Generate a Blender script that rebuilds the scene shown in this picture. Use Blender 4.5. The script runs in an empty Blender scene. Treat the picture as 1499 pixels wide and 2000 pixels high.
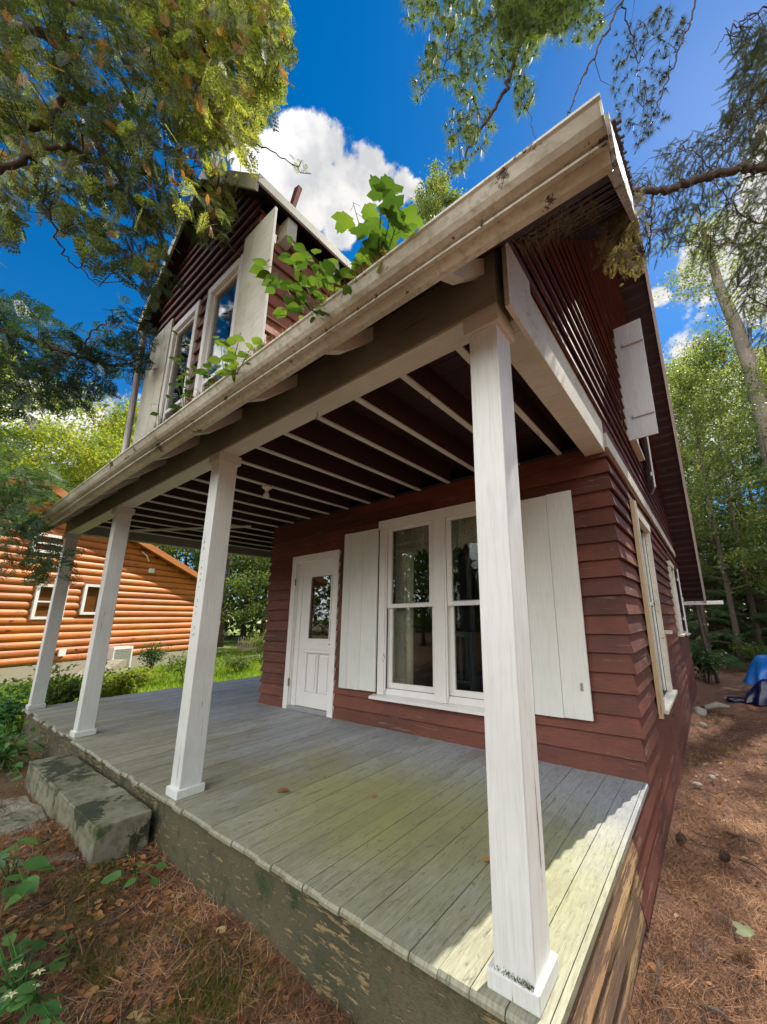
import bpy, bmesh, math, random
import numpy as np
from mathutils import Vector, Matrix
random.seed(7); rng = np.random.default_rng(7)
S = bpy.context.scene; COL = S.collection
R = math.radians

# ------------------------------------------------------------------ camera
CAM = np.array([0.5788331, -1.34302852, 1.19602442])
YAW, PITCH, ROLL = R(35.03534494), R(13.1004329), R(-0.91633688)
FPX, CX, CY = 732.55234575, 857.92024007, 1036.70762941
def cam_axes():
    f = np.array([-math.sin(YAW)*math.cos(PITCH), math.cos(YAW)*math.cos(PITCH), math.sin(PITCH)])
    r = np.array([math.cos(YAW), math.sin(YAW), 0.0]); u = np.cross(r, f)
    c, s = math.cos(ROLL), math.sin(ROLL)
    return c*r+s*u, -s*r+c*u, f
AR, AU, AF = cam_axes()
cd = bpy.data.cameras.new('camera'); cam = bpy.data.objects.new('camera', cd); COL.objects.link(cam)
cam.matrix_world = Matrix(((AR[0], AU[0], -AF[0], CAM[0]), (AR[1], AU[1], -AF[1], CAM[1]), (AR[2], AU[2], -AF[2], CAM[2]), (0, 0, 0, 1)))
cd.sensor_fit = 'HORIZONTAL'; cd.sensor_width = 36; cd.lens = 36*FPX/1499
cd.shift_x = -(CX-749.5)/1499; cd.shift_y = (CY-1000)/1499
cd.clip_start = 0.05; cd.clip_end = 2000
S.camera = cam
def ray(u, v):                      # viewing direction through a photo pixel (depth 1)
    return AF+AR*(u-CX)/FPX-AU*(v-CY)/FPX
def at(u, v, d):
    return CAM+ray(u, v)*d
def on(u, v, ax, val):
    q = ray(u, v); return CAM+q*(val-CAM[ax])/q[ax]
def project(P):
    d = np.asarray(P)-CAM; z = d@AF
    return CX+FPX*(d@AR)/z, CY-FPX*(d@AU)/z, z

# ------------------------------------------------------------------ light
SUN = Vector((0.217, 1.0, 1.25)).normalized()
w = bpy.data.worlds.new('World'); S.world = w; w.use_nodes = True
nt = w.node_tree; N = nt.nodes; L = nt.links; N.clear()
out = N.new('ShaderNodeOutputWorld'); bg = N.new('ShaderNodeBackground')
sky = N.new('ShaderNodeTexSky'); sky.sky_type = 'NISHITA'; sky.sun_disc = False
sky.sun_elevation = math.asin(SUN.z); sky.sun_rotation = math.atan2(SUN.x, SUN.y)
sky.air_density = 1.0; sky.dust_density = 0.1; sky.ozone_density = 3.5
hs = N.new('ShaderNodeHueSaturation'); hs.inputs['Saturation'].default_value = 1.40; hs.inputs['Value'].default_value = .42
L.new(sky.outputs[0], hs.inputs['Color'])
tc = N.new('ShaderNodeTexCoord')
nrm = N.new('ShaderNodeVectorMath'); nrm.operation = 'NORMALIZE'; L.new(tc.outputs['Generated'], nrm.inputs[0])
def wmath(op, a, b=None, c=None):
    n = N.new('ShaderNodeMath'); n.operation = op
    for i, x in enumerate((a, b, c)):
        if x is None: continue
        if isinstance(x, (int, float)): n.inputs[i].default_value = x
        else: L.new(x, n.inputs[i])
    return n.outputs[0]
def wnoise(scale, det, rough, vec=None):
    n = N.new('ShaderNodeTexNoise'); n.inputs['Scale'].default_value = scale; n.inputs['Detail'].default_value = det
    n.inputs['Roughness'].default_value = rough; L.new(vec or nrm.outputs[0], n.inputs['Vector']); return n.outputs['Fac']
# cumulus puffs: (direction pixel, angular radius)
puffs = [(560, 325, .07), (530, 360, .06), (615, 345, .08), (685, 362, .068), (740, 352, .05), (605, 285, .052), (728, 320, .040), (785, 366, .034), (580, 262, .036), (680, 398, .05), (812, 372, .022), (645, 292, .038), (505, 315, .045),
         (1420, 500, .085), (1480, 470, .09), (1560, 480, .14), (1370, 520, .05), (1285, 577, .025), (665, 462, .035), (1640, 300, .12),
         (90, 930, .20), (250, 900, .14), (1200, 880, .26), (1400, 800, .15)]
back = [((-.5, -1, .55), .42), ((.5, -1, .45), .45), ((-.1, -1, 1.1), .40), ((.9, -.6, .6), .35), ((-1.2, -.7, .5), .35), ((.1, -.5, 1), .30), ((1, -.1, .7), .35), ((1, .5, .35), .3), ((-.9, -.9, .15), .5), ((0, -1, .1), .5), ((.9, -.7, .2), .5), ((0, -1, .8), .5)]  # unseen clouds around and behind the viewer, added for neutral fill light
fall = None
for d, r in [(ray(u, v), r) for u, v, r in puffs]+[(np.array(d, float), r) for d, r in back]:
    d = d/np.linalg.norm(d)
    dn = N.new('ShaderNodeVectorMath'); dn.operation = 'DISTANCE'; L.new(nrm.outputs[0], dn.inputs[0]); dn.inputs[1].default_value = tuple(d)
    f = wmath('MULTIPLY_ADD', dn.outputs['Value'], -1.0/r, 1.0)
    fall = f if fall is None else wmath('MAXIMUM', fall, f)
n1 = wnoise(15, 9, .60)
dens = wmath('ADD', fall, wmath('MULTIPLY', wmath('SUBTRACT', n1, .5), 1.9))
mr = N.new('ShaderNodeMapRange'); mr.interpolation_type = 'SMOOTHSTEP'
L.new(dens, mr.inputs['Value']); mr.inputs['From Min'].default_value = .0; mr.inputs['From Max'].default_value = .30
# shading: sample noise a little toward the sun
sh = N.new('ShaderNodeVectorMath'); sh.operation = 'ADD'; L.new(nrm.outputs[0], sh.inputs[0]); sh.inputs[1].default_value = (0.0, .01, .035)
n2 = wnoise(15, 6, .5, sh.outputs[0])
shade = wmath('MULTIPLY_ADD', wmath('SUBTRACT', n1, n2), 2.2, .80)
core = wmath('MULTIPLY', wmath('MAXIMUM', wmath('SUBTRACT', dens, .3), 0.0), -.38)
shade = wmath('MINIMUM', wmath('MAXIMUM', wmath('ADD', shade, core), .45), 1.0)
cc = N.new('ShaderNodeMix'); cc.data_type = 'RGBA'; L.new(shade, cc.inputs['Factor'])
cc.inputs['A'].default_value = (1.15, 1.22, 1.36, 1); cc.inputs['B'].default_value = (2.55, 2.5, 2.45, 1)
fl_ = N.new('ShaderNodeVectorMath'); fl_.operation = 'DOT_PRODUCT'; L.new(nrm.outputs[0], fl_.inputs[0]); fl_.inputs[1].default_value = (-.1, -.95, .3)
fill_boost = wmath('MULTIPLY_ADD', wmath('MAXIMUM', fl_.outputs['Value'], 0.0), 4.2, 1.0)      # unseen clouds behind the viewer made brighter to lift the shade
cb = N.new('ShaderNodeVectorMath'); cb.operation = 'SCALE'; L.new(cc.outputs['Result'], cb.inputs[0]); L.new(fill_boost, cb.inputs['Scale'])
mx = N.new('ShaderNodeMix'); mx.data_type = 'RGBA'
L.new(mr.outputs['Result'], mx.inputs['Factor']); L.new(hs.outputs[0], mx.inputs['A']); L.new(cb.outputs[0], mx.inputs['B'])
L.new(mx.outputs['Result'], bg.inputs['Color']); bg.inputs['Strength'].default_value = 0.15
L.new(bg.outputs[0], out.inputs[0])
sl = bpy.data.lights.new('sun', 'SUN'); sl.energy = 3.6; sl.angle = R(.55); sl.color = (1, .93, .82)
so = bpy.data.objects.new('sun', sl); COL.objects.link(so); so.rotation_euler = SUN.to_track_quat('Z', 'Y').to_euler(); so.location = (3, 12, 20)
vs = S.view_settings; vs.view_transform = 'Standard'; vs.look = 'None'; vs.exposure = 1.35; vs.gamma = 1; vs.use_curve_mapping = False
S.cycles.max_bounces = 8; S.cycles.diffuse_bounces = 5; S.cycles.transparent_max_bounces = 12

# ------------------------------------------------------------------ materials
def newmat(name):
    m = bpy.data.materials.new(name); m.use_nodes = True; n = m.node_tree.nodes; n.clear()
    o = n.new('ShaderNodeOutputMaterial'); b = n.new('ShaderNodeBsdfPrincipled'); m.node_tree.links.new(b.outputs[0], o.inputs[0])
    return m, m.node_tree, b, o
class G:
    def __init__(s, t): s.t = t; s.n = t.nodes; s.l = t.links; s.geo = None
    def put(s, node, i, x):
        if isinstance(x, (int, float)): node.inputs[i].default_value = x
        elif isinstance(x, tuple): node.inputs[i].default_value = x if len(x) == 4 or node.inputs[i].type == 'VECTOR' else (*x, 1)
        else: s.l.new(x, node.inputs[i])
    def coords(s, scale=(1, 1, 1), loc=(0, 0, 0)):
        if s.geo is None: s.geo = s.n.new('ShaderNodeNewGeometry')
        m = s.n.new('ShaderNodeMapping'); m.inputs['Scale'].default_value = scale; m.inputs['Location'].default_value = loc
        s.l.new(s.geo.outputs['Position'], m.inputs[0]); return m.outputs[0]
    def noise(s, scale, det=4, rough=.55, vec=None, dist=0):
        x = s.n.new('ShaderNodeTexNoise'); x.inputs['Scale'].default_value = scale; x.inputs['Detail'].default_value = det
        x.inputs['Roughness'].default_value = rough; x.inputs['Distortion'].default_value = dist
        s.l.new(vec if vec is not None else s.coords(), x.inputs['Vector']); return x.outputs['Fac']
    def ramp(s, v, a, b, inv=False):
        x = s.n.new('ShaderNodeMapRange'); x.interpolation_type = 'SMOOTHSTEP'; s.l.new(v, x.inputs['Value'])
        x.inputs['From Min'].default_value = a; x.inputs['From Max'].default_value = b
        if inv: x.inputs['To Min'].default_value = 1; x.inputs['To Max'].default_value = 0
        return x.outputs['Result']
    def mix(s, f, a, b):
        x = s.n.new('ShaderNodeMix'); x.data_type = 'RGBA'; s.put(x, 'Factor', f)
        s.put(x, 'A', a); s.put(x, 'B', b)
        return x.outputs['Result']
    def math(s, op, a, b=0.0):
        x = s.n.new('ShaderNodeMath'); x.operation = op; s.put(x, 0, a); s.put(x, 1, b); return x.outputs[0]
    def island(s):
        if s.geo is None: s.geo = s.n.new('ShaderNodeNewGeometry')
        return s.geo.outputs['Random Per Island']
    def sep(s):
        x = s.n.new('ShaderNodeSeparateXYZ')
        if s.geo is None: s.geo = s.n.new('ShaderNodeNewGeometry')
        s.l.new(s.geo.outputs['Position'], x.inputs[0]); return x.outputs
    def bump(s, h, strength=.4, dist=.01):
        x = s.n.new('ShaderNodeBump'); x.inputs['Strength'].default_value = strength; x.inputs['Distance'].default_value = dist
        s.l.new(h, x.inputs['Height']); return x.outputs[0]
def painted(name, col, dirt, wear=None, dirt_amt=.35, wear_amt=0.0, grain=(1, 1, 1), rough=.6, gs=30, bump=.35, island=.12, moss=None):
    """painted or bare timber: grain scaled along an axis, dirty clouds, worn patches"""
    m, t, b, o = newmat(name); g = G(t)
    gv = g.coords(grain)
    fine = g.noise(gs, 6, .65, gv)
    big = g.noise(1.7, 5, .6, g.coords((1, 1, 1), (3, 1, 2)))
    c = g.mix(g.math('MULTIPLY', g.ramp(big, .35, .75), dirt_amt), col, dirt)
    c = g.mix(g.math('MULTIPLY', g.ramp(fine, .42, .75), dirt_amt), c, dirt)
    if island:
        hv = g.n.new('ShaderNodeHueSaturation'); g.l.new(c, hv.inputs['Color'])
        g.l.new(g.math('ADD', g.math('MULTIPLY', g.island(), island*2), 1-island), hv.inputs['Value']); c = hv.outputs[0]
    h = fine
    if wear is not None:
        wn = g.noise(gs*.22, 8, .72, gv, .3)
        wm = g.ramp(g.math('ADD', wn, g.math('MULTIPLY', big, .25)), .83-wear_amt, .86-wear_amt)
        c = g.mix(wm, c, g.mix(g.ramp(fine, .35, .7), wear, tuple(x*.55 for x in wear)))
        h = g.math('SUBTRACT', fine, g.math('MULTIPLY', wm, .5))
    if moss is not None:
        mm = g.ramp(g.noise(5, 7, .7, g.coords((1, 1, 1), (7, 3, 1))), moss[0], moss[0]+.14)
        c = g.mix(mm, c, moss[1])
    g.put(b, 'Base Color', c); b.inputs['Roughness'].default_value = rough
    g.put(b, 'Normal', g.bump(h, bump, .004))
    return m
def plain(name, col, rough=.5, metal=0, noise=.25, scale=20, bump=.15):
    m, t, b, o = newmat(name); g = G(t)
    f = g.noise(scale, 5, .6)
    g.put(b, 'Base Color', g.mix(g.math('MULTIPLY', f, noise*2), col, tuple(x*.5 for x in col)))
    b.inputs['Roughness'].default_value = rough; b.inputs['Metallic'].default_value = metal
    g.put(b, 'Normal', g.bump(f, bump, .004)); return m
def leafmat(name, cols, trans=.5, rough=.5, patch=1.3, tcol=1.6):
    """cols: 3 colours spread over leaves by island and by clump noise; translucent"""
    m, t, b, o = newmat(name); g = G(t)
    r = g.math('ADD', g.math('MULTIPLY', g.island(), .55), g.math('MULTIPLY', g.ramp(g.noise(patch, 3, .6), .3, .7), .45))
    cr = g.n.new('ShaderNodeValToRGB'); e = cr.color_ramp.elements
    e[0].color = (*cols[0], 1); e[0].position = .12; e[1].color = (*cols[-1], 1); e[1].position = .9
    for i, c in enumerate(cols[1:-1]):
        k = cr.color_ramp.elements.new(.12+.78*(i+1)/(len(cols)-1)); k.color = (*c, 1)
    g.l.new(r, cr.inputs[0]); c = cr.outputs[0]
    g.put(b, 'Base Color', c); b.inputs['Roughness'].default_value = rough; b.inputs['Specular IOR Level'].default_value = .3
    tr = g.n.new('ShaderNodeBsdfTranslucent')
    mm = g.n.new('ShaderNodeMix'); mm.data_type = 'RGBA'; mm.blend_type = 'MULTIPLY'; mm.inputs['Factor'].default_value = 1
    g.l.new(c, mm.inputs['A']); mm.inputs['B'].default_value = (tcol*1.15, tcol*1.1, tcol*.45, 1); g.l.new(mm.outputs['Result'], tr.inputs['Color'])
    ms = g.n.new('ShaderNodeMixShader'); ms.inputs[0].default_value = trans
    g.l.new(b.outputs[0], ms.inputs[1]); g.l.new(tr.outputs[0], ms.inputs[2]); g.l.new(ms.outputs[0], o.inputs[0]); return m
RED = (.145, .040, .024); REDD = (.060, .018, .011)
M = {}
M['red_x'] = painted('red_clapboard_paint', RED, REDD, (.24, .13, .09), .85, .10, (.6, 6, 9), .62, 16, .6, .30)
M['red_y'] = painted('red_side_clapboard_paint', RED, REDD, (.24, .13, .09), .8, .12, (6, .6, 9), .66, 16, .7, .32)
M['red_up'] = painted('faded_red_gable_paint', (.105, .026, .02), (.045, .014, .011), (.20, .13, .10), .55, .13, (6, .6, 9), .68, 16, .6, .22)
M['bare'] = painted('peeling_bare_skirt_boards', (.40, .27, .12), (.20, .10, .055), (.14, .085, .05), .8, .22, (5, .5, 7), .8, 15, .9, .15)
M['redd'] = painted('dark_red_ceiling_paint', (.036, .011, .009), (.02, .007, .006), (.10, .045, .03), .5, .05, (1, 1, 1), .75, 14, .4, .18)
M['white_z'] = painted('white_post_paint', (.70, .73, .70), (.45, .46, .41), (.26, .22, .17), .45, .06, (7, 7, .35), .48, 14, .35, .03)
M['white_x'] = painted('white_beam_paint', (.62, .62, .53), (.42, .40, .32), (.27, .22, .15), .45, .035, (.35, 7, 7), .55, 14, .4, .05)
M['white_y'] = painted('white_joist_paint', (.62, .63, .56), (.40, .36, .30), (.27, .21, .16), .45, .05, (7, .35, 7), .6, 14, .4, .06)
M['white_old'] = painted('weathered_white_paint', (.62, .61, .53), (.34, .34, .23), (.25, .19, .12), .55, .07, (.5, 5, 5), .62, 14, .5, .05)
M['white_fr'] = painted('white_trim_paint', (.78, .775, .75), (.62, .60, .54), (.40, .34, .27), .25, .01, (5, 5, .6), .42, 12, .25, .03)
M['white_sh'] = painted('white_shutter_paint', (.70, .72, .68), (.50, .51, .46), (.42, .36, .28), .38, .02, (6, 6, .4), .5, 12, .25, .05)
M['white_up'] = painted('grey_white_shutter_paint', (.60, .62, .64), (.38, .38, .40), (.2, .19, .2), .4, .05, (6, 6, .6), .6, 12, .4, .05)
M['cream'] = painted('raw_cream_timber', (.55, .43, .25), (.38, .27, .14), (.25, .17, .1), .4, .05, (7, 7, .4), .6, 14, .4, .06)
M['gutter'] = painted('stained_gutter_enamel', (.60, .60, .50), (.30, .28, .19), (.095, .065, .042), .85, .105, (1.3, 1.8, 1.4), .38, 24, .4, 0)
M['beam_gr'] = painted('grey_beam_paint', (.31, .305, .245), (.20, .20, .15), (.2, .16, .11), .6, .02, (.4, 5, 5), .6, 12, .4, .05)
M['raked'] = painted('bleached_rake_paint', (.46, .44, .38), (.22, .20, .16), (.14, .12, .10), .7, .16, (5, .7, 5), .8, 16, .6, 0)
M['shingle'] = painted('asphalt_shingle', (.09, .085, .08), (.05, .05, .045), None, .6, 0, (1, 1, 1), .95, 60, .8, .2)
M['conc'] = painted('stone_step', (.26, .25, .185), (.075, .085, .035), (.035, .045, .02), .9, .17, (1, 1, 1), .9, 12, 1.0, 0, (.53, (.055, .075, .022)))
M['skirtf'] = painted('mossy_front_skirt', (.115, .10, .055), (.035, .042, .020), (.30, .23, .11), .9, .165, (1.0, 4, 5), .9, 38, 1.0, 0, (.51, (.035, .055, .020)))
M['stone'] = painted('grey_stone', (.30, .28, .24), (.17, .15, .12), None, .6, 0, (1, 1, 1), .9, 18, .7, .2)
M['iron'] = plain('rusty_iron', (.035, .025, .02), .6, .6)
M['brass'] = plain('old_hinge_metal', (.22, .17, .10), .45, .8)
M['steel'] = plain('grey_metal_trim', (.42, .41, .38), .45, .6)
M['porc'] = plain('porcelain', (.75, .72, .62), .3, 0, .1)
M['bark'] = painted('grey_brown_bark', (.085, .062, .045), (.05, .037, .028), (.21, .19, .15), .8, .08, (4, 4, 1), .95, 9, 1.0, 0)
M['barkl'] = painted('pale_bark', (.30, .27, .22), (.15, .13, .10), (.08, .07, .055), .6, .08, (2, 2, 3), .9, 9, .8, 0)
M['barkm'] = painted('mottled_grey_bark', (.20, .17, .135), (.10, .085, .065), (.32, .29, .24), .8, .12, (2, 2, 1.5), .9, 9, 1.0, 0)
M['rust'] = painted('rust_red_metal', (.22, .045, .025), (.12, .03, .02), None, .6, 0, (1, 1, 1), .7, 20, .5, 0)
M['tarp'] = plain('blue_tarp', (.006, .14, .52), .38, 0, .25, 6)
M['tarpd'] = plain('navy_plastic_bag', (.004, .008, .055), .25, 0, .2, 8)
M['log'] = painted('orange_stained_log', (.50, .155, .032), (.36, .095, .02), (.16, .05, .018), .65, .07, (1.2, 1.2, 3), .5, 7, .4, .22)
M['logd'] = painted('orange_trim_board', (.42, .15, .035), (.3, .1, .025), None, .4, 0, (1, 1, 1), .5, 8, .3, .05)
M['found'] = plain('pale_foundation', (.36, .32, .24), .9, 0, .2, 3)
M['cedroof'] = plain('light_shingle', (.42, .34, .27), .9, 0, .3, 25)
M['vinyl'] = plain('white_vinyl', (.72, .70, .68), .4, 0, .05)
M['dark'] = plain('dark_interior', (.030, .028, .030), .8)
M['darkwood'] = plain('dark_chair_wood', (.05, .055, .07), .5)
M['teal'] = plain('teal_painted_wood', (.10, .24, .26), .5)
M['deadleaf'] = leafmat('fallen_leaves', [(.16, .07, .03), (.30, .13, .05), (.38, .20, .08), (.36, .30, .14)], .25)
M['litter'] = leafmat('brown_needles', [(.055, .03, .019), (.17, .085, .045), (.36, .18, .09), (.58, .37, .21)], .12, .7, 2.0, 1)
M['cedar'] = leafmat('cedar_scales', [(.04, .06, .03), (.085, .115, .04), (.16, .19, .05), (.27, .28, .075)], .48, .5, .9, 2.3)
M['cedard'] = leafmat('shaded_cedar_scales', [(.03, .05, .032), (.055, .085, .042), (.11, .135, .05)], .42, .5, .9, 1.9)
M['cedaro'] = leafmat('orange_cedar_scales', [(.24, .12, .05), (.36, .19, .06), (.38, .26, .09)], .45, .5, 2, 1.5)
M['pine'] = leafmat('pine_needles_green', [(.04, .07, .028), (.08, .12, .035), (.14, .18, .05)], .40, .5, 1.2, 2.2)
M['pineb'] = leafmat('spruce_needles_dull', [(.025, .035, .02), (.05, .065, .03), (.10, .10, .05)], .25, .6, 1.2, 1.6)
M['dead'] = leafmat('dead_grey_sprays', [(.15, .13, .08), (.24, .21, .13), (.30, .26, .16)], .3, .7, 3, 1.2)
M['hemd'] = leafmat('dark_hemlock', [(.012, .030, .018), (.022, .048, .022), (.04, .075, .025)], .3, .5, 1.2, 2)
M['maple'] = leafmat('seedling_leaves', [(.035, .08, .02), (.065, .125, .025), (.13, .19, .04)], .45, .42, 3, 1.5)
M['shrub'] = leafmat('shrub_leaves', [(.05, .13, .035), (.08, .20, .05), (.13, .26, .06)], .35, .4, 3, 1.5)
M['yellow'] = leafmat('sunlit_yellow_leaves', [(.09, .14, .03), (.17, .21, .035), (.28, .28, .05)], .55, .5, .5, 1.9)
M['green'] = leafmat('forest_leaves', [(.045, .08, .028), (.08, .125, .035), (.15, .18, .05)], .5, .5, .5, 1.8)
M['olive'] = leafmat('olive_leaves', [(.06, .10, .045), (.12, .16, .05), (.20, .22, .06)], .5, .5, .6, 1.8)
M['fir'] = leafmat('fir_needles', [(.025, .06, .028), (.045, .095, .038), (.09, .14, .045)], .38, .5, .7, 1.9)
M['grassm'] = leafmat('grass_blades', [(.08, .15, .02), (.14, .24, .025), (.24, .32, .035)], .5, .5, .8, 1.6)
M['moss'] = leafmat('mossy_grass', [(.07, .085, .015), (.12, .13, .02), (.20, .17, .035)], .35, .6, 2, 1.3)
M['petal'] = plain('cream_petal', (.62, .58, .33), .6)

def glassmat():
    m, t, b, o = newmat('window_glass'); g = G(t)
    gl = g.n.new('ShaderNodeBsdfGlossy'); gl.inputs['Roughness'].default_value = .015
    tr = g.n.new('ShaderNodeBsdfTransparent'); tr.inputs[0].default_value = (.80, .84, .84, 1)
    fr = g.n.new('ShaderNodeFresnel'); fr.inputs[0].default_value = 1.55
    nb = g.noise(1.2, 2, .5); bn = g.bump(nb, .15, .02); g.l.new(bn, gl.inputs['Normal']); g.l.new(bn, fr.inputs['Normal'])
    k = g.math('MINIMUM', g.math('MULTIPLY_ADD' if False else 'ADD', g.math('MULTIPLY', fr.outputs[0], .45), .0), 1.0)
    ms = g.n.new('ShaderNodeMixShader'); g.l.new(k, ms.inputs[0]); g.l.new(tr.outputs[0], ms.inputs[1]); g.l.new(gl.outputs[0], ms.inputs[2])
    g.l.new(ms.outputs[0], o.inputs[0]); return m
M['glass'] = glassmat()
def lacemat():
    m, t, b, o = newmat('lace_curtain'); g = G(t)
    f = g.noise(60, 3, .6); c = g.mix(g.noise(5), (.86, .80, .64), (.6, .52, .38)); g.put(b, 'Base Color', c); b.inputs['Roughness'].default_value = .9
    tr = g.n.new('ShaderNodeBsdfTransparent'); ms = g.n.new('ShaderNodeMixShader')
    g.l.new(g.ramp(f, .55, .7), ms.inputs[0]); g.l.new(b.outputs[0], ms.inputs[1]); g.l.new(tr.outputs[0], ms.inputs[2]); g.l.new(ms.outputs[0], o.inputs[0]); return m
M['lace'] = lacemat()
def deckmat():
    m, t, b, o = newmat('grey_deck_paint'); g = G(t); X = g.sep()
    gv = g.coords((5, .5, 1)); fine = g.noise(16, 7, .7, gv)
    blue = g.mix(g.ramp(fine, .35, .75), (.32, .335, .35), (.23, .24, .25))
    worn = g.mix(g.ramp(fine, .35, .7), (.31, .305, .235), (.17, .17, .115))
    wn = g.noise(1.1, 6, .65, g.coords((1, 1, 1), (2, 5, 0)))
    c0_ = g.ramp(g.noise(2.6, 7, .7, g.coords((1, .6, 1), (11, 4, 0))), .50, .62)
    # worn towards the open edge, paint kept near the wall
    e = g.math('ADD', wn, g.math('MULTIPLY', g.math('SUBTRACT', 1.2, X[1]), .22))
    c = g.mix(g.ramp(e, .45, .72), blue, worn)
    # algae patch in the middle of the floor
    dx = g.math('MULTIPLY', g.math('ADD', X[0], 1.15), .62); dy = g.math('MULTIPLY', g.math('SUBTRACT', X[1], .75), 1.25)
    rr = g.math('SQRT', g.math('ADD', g.math('MULTIPLY', dx, dx), g.math('MULTIPLY', dy, dy)))
    al = g.ramp(g.math('ADD', rr, g.math('MULTIPLY', g.noise(2.2, 5, .6), .75)), .45, 1.75, True)
    c = g.mix(g.math('MULTIPLY', al, .9), c, g.mix(fine, (.29, .285, .10), (.18, .185, .055)))
    c = g.mix(g.math('MULTIPLY', c0_, .38), c, (.15, .145, .085))
    # flaked spots, cracks and scraps
    fl = g.noise(22, 9, .8, g.coords((1.6, .8, 1)), .6)
    c = g.mix(g.math('MULTIPLY', g.ramp(fl, .565, .62), .8), c, (.11, .095, .065))
    c = g.mix(g.math('MULTIPLY', g.ramp(g.noise(7, 8, .7, gv, 1.0), .595, .635), .6), c, (.07, .06, .045))
    hv = g.n.new('ShaderNodeHueSaturation'); g.l.new(c, hv.inputs['Color']); g.l.new(g.math('ADD', g.math('MULTIPLY', g.island(), .22), .89), hv.inputs['Value'])
    g.put(b, 'Base Color', hv.outputs[0]); g.put(b, 'Roughness', g.math('ADD', .42, g.math('MULTIPLY', fine, .35)))
    g.put(b, 'Normal', g.bump(g.math('SUBTRACT', fine, g.math('MULTIPLY', fl, .6)), .45, .004)); return m
M['deck'] = deckmat()
def groundmat():
    m, t, b, o = newmat('forest_floor'); g = G(t); X = g.sep()
    f = g.noise(45, 8, .75, None, .5); k = g.noise(6, 5, .6)
    c = g.mix(g.ramp(f, .35, .65), (.032, .016, .010), (.26, .115, .062))
    c = g.mix(g.math('MULTIPLY', g.ramp(k, .45, .7), .6), c, (.10, .055, .033))
    moss = g.math('MULTIPLY', g.ramp(g.noise(1.8, 5, .6, g.coords((1, 1, 1), (4, 0, 0))), .42, .6), g.ramp(X[0], -1.4, -.8, True))
    c = g.mix(g.math('MULTIPLY', moss, .6), c, (.10, .10, .02))
    grass = g.math('MULTIPLY', g.ramp(X[0], -8.4, -7.6, True), g.ramp(X[1], -4, -2.5))
    c = g.mix(grass, c, g.mix(f, (.10, .13, .02), (.17, .22, .03)))
    g.put(b, 'Base Color', c); b.inputs['Roughness'].default_value = .95; g.put(b, 'Normal', g.bump(f, .9, .015)); return m
M['ground'] = groundmat()

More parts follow.
